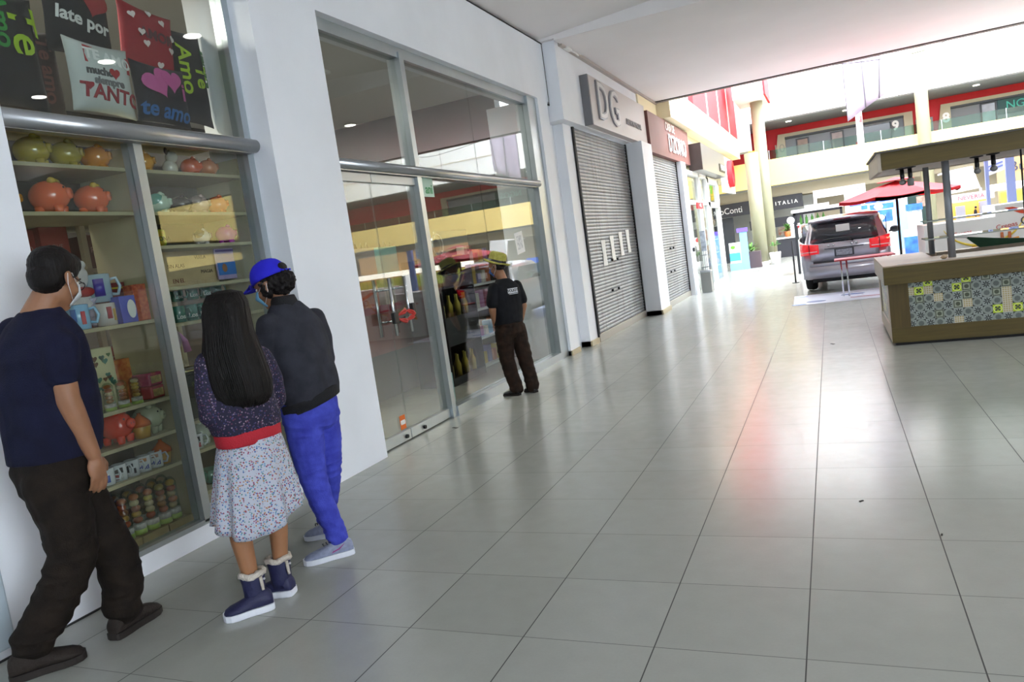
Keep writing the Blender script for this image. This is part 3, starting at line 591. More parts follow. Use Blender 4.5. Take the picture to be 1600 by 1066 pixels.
def sat(c, k=1.35):
    v = [int(c[i:i + 2], 16) for i in (0, 2, 4)]; m_ = sum(v) / 3
    return ''.join('%02x' % int(max(0, min(255, (m_ + (x - m_) * k) * .96))) for x in v)
def ceramic(c): return mat('glazed_ceramic_' + c, sat(c), .12, coat=.6, spec=.6)
PIGP = {}
def pig(y, z, s, c, label, rz=.65, x=-3.96, ear=None, patch=None, squash=1.0):
    t = thing('piggy_bank', label, 'piggy bank', (x, y, z), rz); m = ceramic(c); e = m if ear is None else ceramic(ear)
    MB().ell((0, 0, .62 * s), (.60 * s, .50 * s, .50 * s * squash), nu=24, nv=16).build('body', m, t)
    MB().lathe([(.17 * s, 0), (.19 * s, .06 * s), (.16 * s, .14 * s), (.02, .15 * s)], (.52 * s, 0, .66 * s), 16, Matrix.Rotation(PI / 2, 4, 'Y')).build('snout', m, t)
    for sy in (-1, 1):
        MB().ell((.665 * s, sy * .06 * s, .67 * s), (.012 * s, .025 * s, .035 * s), nu=8, nv=6).build('nostril', BLACK, t)
        MB().ell((.50 * s, sy * .17 * s, .84 * s), (.03 * s, .035 * s, .04 * s), nu=8, nv=6).build('eye', BLACK, t)
        M = Matrix.Rotation(sy * .5, 4, 'X') @ Matrix.Rotation(-.2, 4, 'Y')
        MB().lathe([(.02 * s, 0), (.13 * s, .06 * s), (.12 * s, .14 * s), (.03 * s, .25 * s)], (.22 * s, sy * .27 * s, .98 * s), 10, M).build('ear', e, t)
        for sx in (-1, 1):
            MB().lathe([(.11 * s, 0), (.13 * s, .1 * s), (.15 * s, .28 * s)], (sx * .28 * s, sy * .22 * s, 0), 12).build('leg', m, t)
    if patch: MB().ell((-.05 * s, -.18 * s, .74 * s), (.42 * s, .36 * s, .40 * s)).build('dark_patch', ceramic(patch), t)
    return t
P = pig
P(2.62, 2.33, .14, 'c87a5a', 'brownish pink piggy bank cut off by the left pillar on the top shelf')
P(2.87, 2.33, .155, 'b0a040', 'olive yellow piggy bank on the top shelf, nearest the left pillar')
P(3.07, 2.33, .145, 'b2a24c', 'olive yellow piggy bank in the middle of three on the top left shelf')
P(3.26, 2.33, .135, 'd8962e', 'orange yellow piggy bank on the top shelf just left of the mullion')
P(3.59, 2.33, .125, 'd09a26', 'mustard yellow piggy bank on the top shelf just right of the mullion')
P(3.99, 2.33, .115, 'd06a44', 'orange red piggy bank near the right end of the top shelf')
P(4.14, 2.33, .115, 'd0906c', 'pale salmon piggy bank at the right end of the top shelf')
P(2.66, 2.07, .13, 'd8a22a', 'yellow piggy bank half hidden by the left pillar on the second shelf')
P(2.92, 2.07, .175, 'd8724a', 'large glossy orange piggy bank with yellowish ears on the second shelf, left one', ear='c8b050')
P(3.18, 2.07, .16, 'd8724a', 'large glossy orange piggy bank with yellowish ears on the second shelf, next to the mullion', ear='c8b050')
P(3.50, 2.07, .12, 'd8dccc', 'white piggy bank with a green patch right behind the mullion', patch='8aa848')
P(3.66, 2.07, .125, 'c8dccc', 'white piggy bank with a teal patch on the second shelf', patch='5a9c94')
P(3.84, 2.07, .115, '4a4444', 'dark grey piggy bank on the second shelf')
P(4.00, 2.07, .12, 'c8b4ac', 'pale pinkish piggy bank on the second shelf beside the orange one', patch='a89a94')
P(4.17, 2.07, .12, 'd86a34', 'small bright orange piggy bank at the right end of the second shelf')
P(3.97, 1.86, .10, 'd8d8d4', 'black and white piggy bank on the third shelf', patch='26262a')
P(4.20, 1.86, .12, 'a83aa0', 'purple piggy bank at the right end of the third shelf')
P(3.02, .73, .17, 'd2442c', 'shiny red piggy bank on the low shelf beside a cupcake jar', rz=.2, x=-3.93)
P(3.24, .73, .155, 'd4d8bc', 'white piggy bank on the low shelf next to the mullion', rz=.5, x=-3.93)
P(3.60, .55, .14, 'd4d8cc', 'white piggy bank on the low right shelf, seen beside the girl', rz=.4, x=-3.93)
t = thing('mouse_figurine', 'small black and white mouse shaped bank on the top right shelf', 'figurine', (-3.95, 3.80, 2.33), .6)
MB().ell((0, 0, .05), (.05, .05, .055)).build('body', ceramic('d8d4c8'), t); MB().ell((.02, 0, .12), (.04, .045, .04)).build('head', ceramic('d8d4c8'), t)
for sy in (-1, 1): MB().ell((0, sy * .045, .155), (.012, .025, .025)).build('ear', ceramic('3a3836'), t)
def cupcake(y, z, x, label):
    t = thing('cupcake_jar', label, 'jar', (x, y, z)); MB().lathe([(.045, 0), (.055, .07), (.05, .075)], seg=16).build('cup', ceramic('c8a058'), t); MB().lathe([(.06, .07), (.055, .095), (.03, .12), (.01, .14), (.012, .15)], seg=16).build('lid', ceramic('cc7038'), t)
cupcake(3.135, .73, -3.87, 'small orange topped cupcake jar between the red and white piggy banks')
cupcake(3.27, .53, -3.90, 'orange topped cupcake jar at the end of the row of white mugs')

def mug(y, z, x, c, label, rz=0.0, s=1.0, marks=(), name='mug', group=None, txt=None, tc='2a3a9a'):
    t = thing(name, label, 'mug', (x, y, z), rz, group); m = ceramic(c)
    MB().lathe([(.03 * s, 0), (.04 * s, .003), (.041 * s, .095 * s), (.037 * s, .097 * s), (.036 * s, .012), (.0, .01)], seg=24, cap=False).build('cup', m, t)
    MB().tube([(0, .038 * s, .075 * s), (0, .06 * s, .08 * s), (0, .07 * s, .05 * s), (0, .06 * s, .022 * s), (0, .038 * s, .025 * s)], .006 * s, 8).build('handle', m, t)
    for (a, z0, w, h, mc) in marks:
        b = MB(); r_ = .0425 * s; n = 4
        ring = [[(r_ * math.cos(a + (k / n - .5) * w), r_ * math.sin(a + (k / n - .5) * w), zz * s) for zz in (z0, z0 + h)] for k in range(n + 1)]
        b.loft([[p[0], p[1], (p[1][0] * .97, p[1][1] * .97, p[1][2]), (p[0][0] * .97, p[0][1] * .97, p[0][2])] for p in ring]); b.build('print', mat('print_' + mc, mc, .3), t)
    if txt: text_mesh('lettering', txt, .036 * s, mat('print_' + tc, tc, .3), t, facade_M(.0415 * s, 0, .032 * s), .001, .001)
    return t
mug(2.855, .53, -3.87, 'e0e2e4', 'white mug half hidden behind the man\'s hand on the low shelf', -.7, marks=((0, .02, .8, .04, '3a58b0'),))
mug(2.935, .53, -3.87, 'e0e2e4', 'white mug with black and red squares on the low shelf', -.7, marks=((-.3, .05, .45, .03, '1c1c1e'), (.35, .05, .4, .03, '2c2c2e'), (-.3, .012, .45, .03, '9a3030'), (.35, .012, .4, .03, 'b8b8b4')))
mug(3.02, .53, -3.87, 'e0e2e4', 'white mug with black ink splashes on the low shelf', -.7, marks=((-.5, .03, .3, .05, '1c1c24'), (.0, .06, .5, .02, '2c2c34'), (.4, .02, .3, .03, '1c1c24')))
mug(3.105, .53, -3.87, 'e0e2e4', 'white mug with blue letters and an orange print, left of two alike', -.7, marks=((0, .065, .9, .02, 'c89060'),), txt='dad')
mug(3.19, .53, -3.87, 'e0e2e4', 'white mug with blue letters and an orange print, beside the cupcake jar', -.7, marks=((0, .065, .9, .02, 'b88a70'),), txt='dad')
mug(3.44, .55, -3.87, 'd8dadc', 'white mug with an orange print on the low right shelf', -.7, marks=((0, .03, .6, .04, 'c86040'),))
mug(3.52, .55, -3.87, 'e0e2e4', 'white mug with grey and red squares on the low right shelf', -.7, marks=((-.3, .05, .4, .03, '2a3038'), (.3, .05, .4, .03, '404850'), (-.3, .012, .4, .03, 'a03038'), (.3, .012, .4, .03, 'b85058')))
mug(2.87, 1.42, -3.86, '9cc8e8', 'blue and white cartoonless mug beside the man\'s face', -.6, 1.45, marks=((-.4, .03, .5, .05, '3878c8'), (.4, .02, .4, .05, 'd84858')))['label'] = 'large light blue mug right beside the man\'s chin'
mug(3.045, 1.42, -3.86, 'd8d0cc', 'x', .9, 1.35, marks=((-1.2, .03, .5, .05, 'a83040'), (-.6, .02, .4, .05, 'c8a048')))['label'] = 'white mug with red and gold patches and its handle turned to the street'
mug(3.10, 1.56, -3.95, 'b8ccd8', 'x', -.4, 1.7, marks=((-.2, .02, .8, .06, '4838a0'),))['label'] = 'tall pale mug with a purple print standing behind the handled mug'
t = thing('gift_box', 'blue box with a white heart beside the handled mug', 'box', (-3.86, 3.17, 1.42)); MB().box(-.04, .04, -.055, .055, 0, .16, .003).build('carton', mat('royal_blue_card', '2a48b8', .4), t); MB().ell((.041, .02, .08), (.002, .03, .055)).build('white_mark', WHITE, t)
t = thing('gift_box', 'speckled red gift bag next to the mullion on the middle shelf', 'gift bag', (-3.86, 3.275, 1.42)); MB().box(-.04, .04, -.055, .04, 0, .22, .003).build('bag', mat('red_speckled', 'a8382c', .4, col2='c86a40', vscale=50), t)
t['category'] = 'box'
t = thing('boxed_game', 'flat dark red box with a yellow edge leaning behind the blue box', 'box', (-4.05, 3.20, 1.62)); MB().box(-.12, .05, -.14, .12, 0, .05).build('carton', mat('wine_red_card', '7a1f2c', .4), t); MB().box(.05, .053, -.14, .12, .012, .022).build('stripe', mat('yellow_stripe', 'd0c040', .4), t)
MB().box(-.11, .05, -.13, .12, -.2, 0).build('lower_carton', mat('wine_red_card'), t)
t = thing('plush_toy', 'white plush bear with a red bow on the middle shelf', 'plush toy', (-3.99, 2.99, 1.42)); PL = mat('white_plush', 'd8d4d4', .9, bump=.6, bscale=120); MB().ell((0, 0, .12), (.08, .085, .12)).build('body', PL, t); MB().ell((.0, 0, .30), (.075, .075, .08)).build('head', PL, t)
for sy in (-1, 1): MB().ell((0, sy * .06, .37), (.02, .025, .025)).build('ear', PL, t)
MB().ell((.06, 0, .21), (.03, .07, .03)).build('bow', mat('red_ribbon', 'b0242c', .5), t)
for (y, c, lab, h) in ((2.92, 'a82030', 'red wrapped sweets packet on the middle shelf by the plush bear', .11), (3.03, 'b0a8c0', 'shiny lilac wrapped packet on the middle shelf behind the mugs', .14)):
    t = thing('wrapped_packet', lab, 'packet', (-3.93, y, 1.42), .3); MB().ell((0, 0, h * .5), (.035, .06, h * .5), nu=12, nv=8).build('wrapper', mat('wrap_' + c, c, .15, coat=.5, bump=.8, bscale=60), t); MB().lathe([(.005, 0), (.03, .04)], (0, 0, h * .93), 10).build('tie', mat('wrap_' + c), t)
# third shelf jar, plaques and mugs of the right bay
t = thing('painted_jar', 'green and orange painted jar with dark letters on the third shelf', 'jar', (-3.93, 3.56, 1.86)); MB().lathe([(.045, 0), (.058, .02), (.06, .09), (.055, .11)], seg=20).build('body', mat('green_orange_glaze', '86b83a', .2, col2='c88a30', vscale=14), t); sign_text(t, 'ZONA', .04, facade_M(.06, 0, .05), '26301c', .002)
t = thing('wall_plaque', 'cream wooden plaque with dark words in the right pane', 'plaque', (-4.02, 3.90, 1.60)); MB().box(-.012, 0, -.25, .22, .0, .25).build('board', mat('cream_plaque', 'c8b088', .6, var=.08, vscale=8), t)
for (tx, yy, zz, s_, c) in (('VUELA', .08, .19, .035, '4a3c34'), ('SIN ALAS', -.14, .14, .035, '4a3c34'), ('MAGIA', .12, .09, .035, '5a4a40'), ('EN EL', -.14, .04, .04, '7a3028')): sign_text(t, tx, s_, facade_M(.002, yy, zz), c, .001)
t = thing('photo_card', 'lilac and blue printed card in the top right of the lower pane', 'card', (-3.99, 4.19, 1.62)); MB().box(-.008, 0, -.10, .10, 0, .22).build('card', mat('lilac_card', 'b8a8d8', .5), t); MB().box(0, .003, -.09, .09, .03, .12).build('blue_band', mat('sky_band', '3a80d8', .5), t); MB().box(0, .003, -.09, .09, .195, .21).build('purple_band', mat('purple_band', '5a48a0', .5), t); MB().ell((.004, -.03, .08), (.003, .024, .03)).build('picture', mat('skin_print', 'a87858', .5), t)
t = thing('orange_yellow_bag', 'tall orange and yellow gift bag just right of the mullion', 'gift bag', (-3.98, 3.47, 1.42)); MB().box(-.06, .03, -.06, .06, 0, .17).build('bag', mat('yellow_orange_card', 'c8c048', .5, col2='d87840', vscale=6), t)
rnd = random.Random(11)
k = 0
for (z, ys) in ((1.37, (3.60, 3.70, 3.80, 3.90, 4.0)), (1.60, ())):
    for i, y in enumerate(ys):
        mug(y, z, -3.9, '3f7468', 'dark green mug with pale lettering in the row behind the girl\'s head', -.5, 1.1, txt='Los', tc='c8d8d0', group='dark green lettered mugs in the right pane')
for i, y in enumerate((3.62, 3.75, 3.88, 4.0, 4.1)):
    mug(y, 1.505, -4.05, '3f7468', 'dark green mug standing on the glass riser behind the front row', -.5, 1.0, txt='Los', tc='c8d8d0', group='dark green mugs on the glass riser')
t = thing('glass_riser', 'low glass riser under the second row of green mugs', 'riser', (-4.05, 3.88, 1.37)); MB().box(-.06, .06, -.35, .3, .125, .133).build('top', GLASS, t); MB().box(-.06, .06, -.35, -.342, 0, .125).box(-.06, .06, .292, .3, 0, .125).build('leg', GLASS, t)
t = thing('silver_ball', 'small silver ornament ball right of the mullion', 'ornament', (-3.88, 3.45, 1.37)); MB().ell((0, 0, .03), (.03, .03, .03)).build('ball', CHROME, t)
t = thing('soft_toy', 'drooping lilac and pink soft toy hung under the middle shelf', 'soft toy', (-3.85, 3.46, 1.2)); MB().ell((0, 0, .07), (.04, .07, .075)).build('head', mat('lilac_plush', 'a898a8', .9, bump=.5, bscale=100), t); MB().tube([(0, .05, .10), (.01, .09, .05), (.01, .10, -.02)], [.02, .02, .025], 8).build('ear', mat('pink_plush', 'c080b0', .9), t)
t = thing('brass_tray', 'dark tray with bright metal edges below the green mugs', 'tray', (-3.97, 3.66, 1.03)); MB().box(-.15, .12, -.26, .25, 0, .02).build('tray', mat('dark_tray', '2c2a24', .3), t); MB().tube([(.12, -.26, .025), (.12, .25, .025), (-.15, .25, .025), (-.15, -.26, .025)], .006, 6, closed=True).build('rim', mat('brass_rim', 'c8c088', .25, .9), t); MB().tube([(-.1, -.2, .025), (.1, -.12, .025)], .006, 6).build('utensil', CHROME, t)
t = thing('dark_cabinet', 'dark drawer cabinet under the metal edged tray', 'cabinet', (-3.97, 3.82, .74)); MB().box(-.16, .1, -.42, .42, 0.0, .285).build('carcass', mat('very_dark_wood', '1f211c', .5), t)
for i, (y, z, c) in enumerate(((3.50, .28, '3c6c5c'), (3.62, .28, '4a7868'))):
    t = thing('woven_bowl', ('green bowl on the lowest right shelf beside the skirt', 'paler green bowl behind the skirt on the lowest right shelf')[i], 'bowl', (-3.92, y, z)); MB().lathe([(.03, 0), (.075, .05), (.08, .10), (.072, .10), (.06, .04)], seg=20).build('bowl', ceramic(c), t)
# packages on the .94 shelf
t = thing('heart_bag', 'cream gift bag printed with green and brown hearts', 'gift bag', (-3.98, 2.97, .94)); MB().box(-.05, .05, -.13, .12, 0, .36, .004).build('bag', mat('cream_bag', 'd0cca0', .6), t)
rnd = random.Random(2)
HEART = [(math.sin(a) ** 3 * .5, (13 * math.cos(a) - 5 * math.cos(2 * a) - 2 * math.cos(3 * a) - math.cos(4 * a)) / 32) for a in [k * 2 * PI / 28 for k in range(28)]]
for i in range(26):
    yy = rnd.uniform(-.11, .10); zz = rnd.uniform(.03, .33); s_ = rnd.uniform(.025, .04)
    MB().prism([(yy + a * s_, zz + c * s_) for a, c in HEART], 'x', .05, .052).build('printed_heart', mat(*rnd.choice((('heart_green', '5a7a4a', .6), ('heart_brown', '6a4a34', .6), ('heart_teal', '4a8474', .6)))), t)
t = thing('orange_gift_bag', 'orange printed gift bag beside the heart printed bag', 'gift bag', (-4.0, 3.16, .94)); MB().box(-.04, .04, -.06, .06, 0, .27, .004).build('bag', mat('orange_floral', 'b8502c', .5, col2='d8884a', vscale=30), t)
def jar_of_sweets(x, y, z, s, label, seed, group=None, h=.26, r=.037):
    rnd = random.Random(seed); t = thing('sweet_bottle', label, 'bottle', (x, y, z), 0, group)
    MB().lathe([(r * .98, .05 * s), (r, .06 * s), (r, h * .86 * s), (r * .8, h * .93 * s), (r * .45, h * .99 * s), (.003, h * s)], seg=16, cap=False).build('glass', glass_mat('clear_jar', 'e8efe8', 1.45), t)
    MB().lathe([(r * 1.05, 0), (r * 1.05, .028 * s), (r * 1.02, .03 * s)], seg=16).build('base', mat('lime_base', '9ab050', .4), t)
    MB().lathe([(r * 1.03, .03 * s), (r * 1.03, .062 * s)], seg=16).build('label_band', mat('printed_band', 'a8a49c', .5, col2='d8d4cc', vscale=40), t)
    for k in range(5):
        c = rnd.choice(['cc9428', 'c05424', 'c8a84c', 'b8742c', 'd8b888', 'c86c38', 'b86038']); q = r * .74
        MB().ell((rnd.uniform(-.004, .004), rnd.uniform(-.004, .004), (.085 + k * .034) * s), (q, q, .021 * s), nu=12, nv=8).build('sweet', mat('candy_' + c, c, .35), t)
    return t
for i, (x, y) in enumerate(((-3.86, 2.80), (-3.86, 2.90), (-3.86, 2.985), (-3.85, 3.07), (-3.85, 3.16), (-3.86, 3.245), (-3.85, 2.70), (-3.96, 2.84), (-3.97, 2.94), (-3.97, 3.03), (-3.97, 3.12), (-3.97, 3.21), (-3.98, 3.29))):
    lab = 'tall bottle of coloured sweets in the front row of the lowest left shelf' if x > -3.9 else 'tall bottle of coloured sweets in the back row of the lowest left shelf'
    jar_of_sweets(x, y, .19, 1.0, lab, i, 'sweet bottles in the front row' if x > -3.9 else 'sweet bottles in the back row')
for i, y in enumerate((2.86, 2.95, 3.04, 3.13)): jar_of_sweets(-3.85, y, .94, .62, 'small bottle of sweets with a green base standing before the heart printed bag', 40 + i, 'small sweet bottles on the upper shelf', .26, .03)
for i, (y, c) in enumerate(((2.62, 'a'), (2.80, 'b'), (2.98, 'c'), (3.155, 'd'))):
    MBX = MB().box(-.17, .0, 0.0, .165, 0, .045, .003)
for i, y0 in enumerate((2.56, 2.75, 2.94, 3.13)):
    lab = ('first', 'second', 'third', 'fourth')[i]
    tag(MB().box(-.30, 0, 0, .183, 0, .057, .002).build('cardboard_box', mat('brown_cardboard', '8a7850', .8, var=.08, vscale=10), loc=(-3.79, y0, .132)), 'flat brown cardboard box under the sweet bottles, %s from the left pillar' % lab, 'box')
for i, (z, y, c, lab) in enumerate(((.94, 3.27, 'b03a48', 'pink and red wrapped gift pack with a gold print'), (1.02, 3.27, 'a83458', 'crimson cellophane wrapped box on top of the pink pack'))):
    t = thing('wrapped_pack', lab, 'gift pack', (-3.93, y, z), .1); MB().box(-.09, .09, -.055, .055, 0, .08, .012).build('pack', mat('cello_' + c, c, .12, coat=.6, bump=.5, bscale=50), t); MB().box(.09, .092, -.04, .04, .015, .06).build('gold_print', mat('gold_print', 'a88850', .4, var=.3, vscale=60), t)
# red boxes and frames deeper in the shop
RACK = mat('cream_rack', 'b4ac90', .6)
t = thing('storage_rack', 'cream metal storage rack deeper inside the shop behind the man\'s head', 'rack', (-4.75, 3.6, 0))
for y in (-.55, .08, .75): MB().box(-.02, .02, y - .02, y + .02, .1, 2.3).build('post', RACK, t)
for z in (1.05, 1.45, 1.82, 2.15): MB().box(-.35, .02, -.55, .75, z - .03, z).build('shelf', RACK, t)
cc = ('8a2a28', '9c3430', '7a2422', 'a03c34', '5a2c28')
for i, (y, z, w, h, c, lab) in enumerate(((3.25, 1.82, .22, .28, cc[0], 'red lettered box at the left on the inner rack'), (3.50, 1.82, .2, .30, cc[1], 'brighter red lettered box on the inner rack above the man\'s head'), (3.86, 1.82, .26, .24, cc[4], 'brownish box on the inner rack near the mullion'), (3.45, 1.45, .24, .22, '4a4038', 'dark framed picture box on the inner rack'), (3.80, 1.45, .22, .26, '54483c', 'dark brown box with pale letters on the inner rack'), (4.05, 1.45, .2, .26, '5c5244', 'grey brown box at the right on the inner rack'), (3.4, 1.05, .26, .25, cc[2], 'deep red box low on the inner rack'), (3.85, 1.05, .3, .2, cc[3], 'flat red box low on the inner rack'))):
    t = thing('stock_box', lab, 'box', (-4.78, y, z)); MB().box(-.2, 0, -w / 2, w / 2, 0, h, .003).build('carton', mat('card_' + c, c, .6), t); sign_text(t, ('TE AMO', 'LOVE', 'REGALO', 'AMOR', 'TAZAS', 'MAS', 'JUEGO', 'DULCE')[i], w * .22, facade_M(.002, 0, h * .55), 'a87c74', .001)

# ---- cushions in the upper pane
def cushion(y, z, w, h, x, c, label, tilt=0.0, items=(), c2=None):
    t = thing('cushion', label, 'cushion', (x, y, z)); T = .07
    def f(u, v): return T * max(0.0, (1 - min(1, abs(u)) ** 3.2)) ** .6 * max(0.0, (1 - min(1, abs(v)) ** 3.2)) ** .6 + .003
    n = 14; R = Matrix.Rotation(tilt, 4, 'X'); b = MB(); rings = []
    for i in range(n + 1):
        u = -1 + 2 * i / n; ring = []
        for j in range(n + 1):
            v = -1 + 2 * j / n; q = 1 - .07 * (1 - v * v); q2 = 1 - .07 * (1 - u * u)
            ring.append(Vector((f(u, v), u * w / 2 * q, v * h / 2 * q2)))
        ring += [Vector((-p.x, p.y, p.z)) for p in reversed(ring)]
        rings.append([R @ p for p in ring])
    b.loft(rings); b.build('cover', mat('cushion_' + c, c, .75, bump=.15, bscale=18, **({'col2': c2, 'vscale': 9} if c2 else {})), t)
    for (txt, u, v, s, col, rot) in items:
        if txt == 'HEART':
            m2 = MB(); m2.prism([((a) * s, (cc_) * s) for a, cc_ in HEART], 'x', 0, .002); o = m2.build('printed_heart', mat('letter_' + col, col, .6), t); me = o.data; me.transform(Matrix.Rotation(rot, 4, 'X')); me.transform(Matrix.Translation((0, u * w / 2, v * h / 2)))
        elif txt == 'BAR':
            m2 = MB(); m2.box(0, .002, -s * 1.5, s * 1.5, -s * .5, s * .5); o = m2.build('printed_banner', mat('letter_' + col, col, .6), t); me = o.data; me.transform(Matrix.Rotation(rot, 4, 'X')); me.transform(Matrix.Translation((0, u * w / 2, v * h / 2)))
        else:
            o = text_mesh('lettering', txt, s, mat('letter_' + col, col, .6), t, facade_M(0, u * w / 2, v * h / 2, rot), .001, .003); me = o.data
        for vert in me.vertices:
            vert.co.x += f(max(-1, min(1, vert.co.y / (w / 2))), max(-1, min(1, vert.co.z / (h / 2)))) + (.001 if txt == 'BAR' else .003)
        me.transform(R)
    return t
BK = '201e24'
cushion(2.78, 2.95, .50, .62, -3.95, BK, 'black cushion with lime green sideways letters, cut off by the left pillar', 0, (('Te', .55, .35, .26, 'a8cc28', -PI / 2), ('Amo', .05, .45, .15, '2c9440', -PI / 2)))
cushion(3.06, 2.90, .30, .50, -4.06, '2a2022', 'dark cushion with faint brown sideways letters behind the white cushion', 0, (('Te amo', .2, 0, .12, '6c4038', -PI / 2),), '382a2a')
cushion(3.33, 3.26, .44, .52, -3.97, BK, 'black cushion with white words Mi late por and a red heart', -.05, (('Mi', -.45, .45, .14, 'e4e4e4', -.1), ('HEART', .35, .3, .20, 'a83034', -.3), ('late por', -.05, -.22, .105, 'e4e4e4', -.12)))
cushion(3.30, 2.85, .42, .42, -3.84, 'cdd2d2', 'white cushion with red words TE AMO TANTO', -.03, (('BAR', .1, .5, .10, 'b4242c', -.08), ('TE AMO', .1, .5, .085, 'f0f0f0', -.08), ('HEART', .2, .12, .07, 'b4242c', 0), ('mucho', -.25, .1, .06, '55555a', 0), ('siempre', 0, -.15, .06, '77777a', 0), ('TANTO', .1, -.5, .115, '9c2430', -.06), ('HEART', -.62, -.32, .05, '9c2430', 0)))
cushion(3.82, 3.20, .42, .44, -3.97, 'a0222e', 'red cushion scattered with small white hearts', -.12, tuple(('HEART', u, v, .05, 'e8dcdc', r_) for u, v, r_ in ((-.7, .55, .3), (-.45, .1, 0), (-.3, -.2, .2), (.75, .25, -.3), (.65, -.15, 0), (.2, -.7, .1), (-.1, .75, 0), (.35, .6, .4))) + (('AMOR', .1, .1, .09, '5c3038', 0),))
cushion(3.73, 2.82, .42, .38, -3.84, '26242c', 'dark cushion with two pink hearts and the blue words te amo', -.03, (('HEART', -.35, .3, .20, 'c85a9c', .5), ('HEART', .2, .45, .16, 'c85a9c', 0), ('i', .6, .1, .16, 'c85a9c', 0), ('te amo', -.05, -.62, .13, '2f6ab0', -.05)))
cushion(4.10, 3.03, .43, .66, -4.00, BK, 'tall black cushion with lime green sideways words Te Amo near the pillar', 0, (('Te', .5, .0, .15, 'b4d430', -PI / 2), ('Amo', -.1, .1, .17, 'b4d430', -PI / 2), ('siempre', .8, .2, .08, '2c7440', -PI / 2)))
MB().box(-4.3, -3.79, 2.50, 4.33, 2.56, 2.60).build('trim_10', BRD, **S)

# ---- window 2 with the double door
w2 = MB()
w2.box(-3.70, -3.60, 5.10, 5.16, 0, 3.6).box(-3.72, -3.58, 6.42, 6.50, 0, 3.55).box(-3.74, -3.56, 9.66, 9.97, 0, 3.6).box(-3.70, -3.60, 5.1, 9.97, 3.50, 3.6)
w2.box(-3.70, -3.56, 6.50, 9.66, 0, .10)
wo = w2.build('window_2', ALU, **S)
MB().tube([(-3.565, 5.1, 2.43), (-3.565, 9.70, 2.43)], .042, 20).box(-3.66, -3.57, 5.1, 9.68, 2.38, 2.47).build('rail', mat('satin_rail'), wo)
MB().box(-3.64, -3.632, 6.50, 7.94, .10, 2.39).build('glass_pane', GLASS2, wo); MB().box(-3.64, -3.632, 7.95, 9.66, .10, 2.39).build('glass_pane', GLASS2, wo)
MB().box(-3.64, -3.632, 5.16, 6.42, 2.47, 3.50).build('glass_pane', GLASS2, wo); MB().box(-3.64, -3.632, 6.50, 7.94, 2.47, 3.50).build('glass_pane', GLASS2, wo); MB().box(-3.64, -3.632, 7.95, 9.66, 2.47, 3.50).build('glass_pane', GLASS2, wo)
for n, (y0, y1, hy) in enumerate(((5.17, 5.655, 5.60), (5.665, 6.415, 5.86))):
    d = MB().box(-3.645, -3.633, y0, y1, .10, 2.30).build('door_%d' % (n + 1), GLASS2, **S)
    MB().box(-3.665, -3.612, y0, y1, 0.01, .10, .003).build('bottom_rail', ALU, d); MB().box(-3.665, -3.612, y0, y1, 2.30, 2.375, .003).build('top_rail', mat('pale_patch_rail', 'c4c6c6', .4, .3), d)
    for x in (-3.56, -3.72):
        b = MB(); b.tube([(x, hy, .95), (x, hy, 1.46)], .014, 12)
        for z in (1.08, 1.36): b.tube([(x, hy, z), (-3.64, hy, z)], .008, 8)
        b.build('handle', CHROME, d)
    MB().lathe([(.018, 0), (.018, .02)], (-3.612, hy - .03 + .06 * n, .05), 12, Matrix.Rotation(PI / 2, 4, 'Y')).build('lock', DARK, d)
t = thing('cable_lock', 'coiled red cable lock with black ends around the door handles', 'lock', (-3.53, 5.73, 1.11))
b = MB(); b.tube([(.01 + .03 * math.cos(a * 3) + .0, -.0 + .11 * math.cos(a), .012 * math.sin(a * 3.5) + .05 * math.sin(a)) for a in [k * PI / 14 for k in range(56)]], .010, 8); b.build('cable', mat('red_cable', 'c03024', .35), t)
MB().box(-.02, .02, -.20, -.13, -.05, .05, .01).build('lock_body', BLACK, t); MB().box(-.02, .025, .12, .17, .0, .10, .01).build('lock_body', BLACK, t); MB().tube([(0, -.14, 0), (-.03, -.06, -.05), (0, .0, -.01)], .01, 8).tube([(0, .15, .05), (-.02, .17, .0), (0, .12, -.04)], .008, 8).build('shackle', BLACK, t)
def sheet(name, y0, y1, z0, z1, label, m=PAPER, cat='notice', x=-3.630, tilt=0.0):
    t = thing(name, label, cat, (x, (y0 + y1) / 2, (z0 + z1) / 2)); w = (y1 - y0) / 2; h = (z1 - z0) / 2
    MB().box(0, .0015, -w, w, -h, h, M=Matrix.Rotation(tilt, 4, 'X')).build('sheet', m, t); return t
sheet('paper_notice', 5.95, 6.08, 1.18, 1.465, 'blank white paper sheet taped on the right door leaf')
t = sheet('paper_notice', 8.75, 9.02, 1.53, 1.80, 'printed white paper taped to the window high above the straw hat', tilt=.12); MB().box(.002, .003, -.09, .09, -.08, .09, M=Matrix.Rotation(.12, 4, 'X')).build('print', mat('grey_print_lines', 'c2c4c6', .7, col2='eeeeee', vscale=30), t)
t = sheet('shop_sticker', 6.56, 6.80, 2.20, 2.385, 'pale green window sticker with green letters beside the door post', mat('pale_green_sheet', 'bcd8c8', .6), 'sticker'); sign_text(t, 'ani', .13, facade_M(.004, .02, -.02), '3f9a5c', .001, bold=.002)
t = sheet('delivery_sticker', 5.53, 5.62, .115, .24, 'small orange sticker at the bottom of the door glass', mat('orange_sticker', 'e0702c', .5), 'sticker'); sign_text(t, 'CUIDADO', .018, facade_M(.003, 0, .0), 'f4f0e8', .001); MB().box(.002, .003, -.035, .035, -.02, .02).build('white_field', WHITE, t); t.children[1]['label'] = 'small white lettering'
t = sheet('delivery_sticker', 6.515, 6.57, .62, .78, 'small pale card at the lower corner of the big pane beside the door post', mat('pale_blue_sheet', 'c0d0d8', .6), 'sticker')
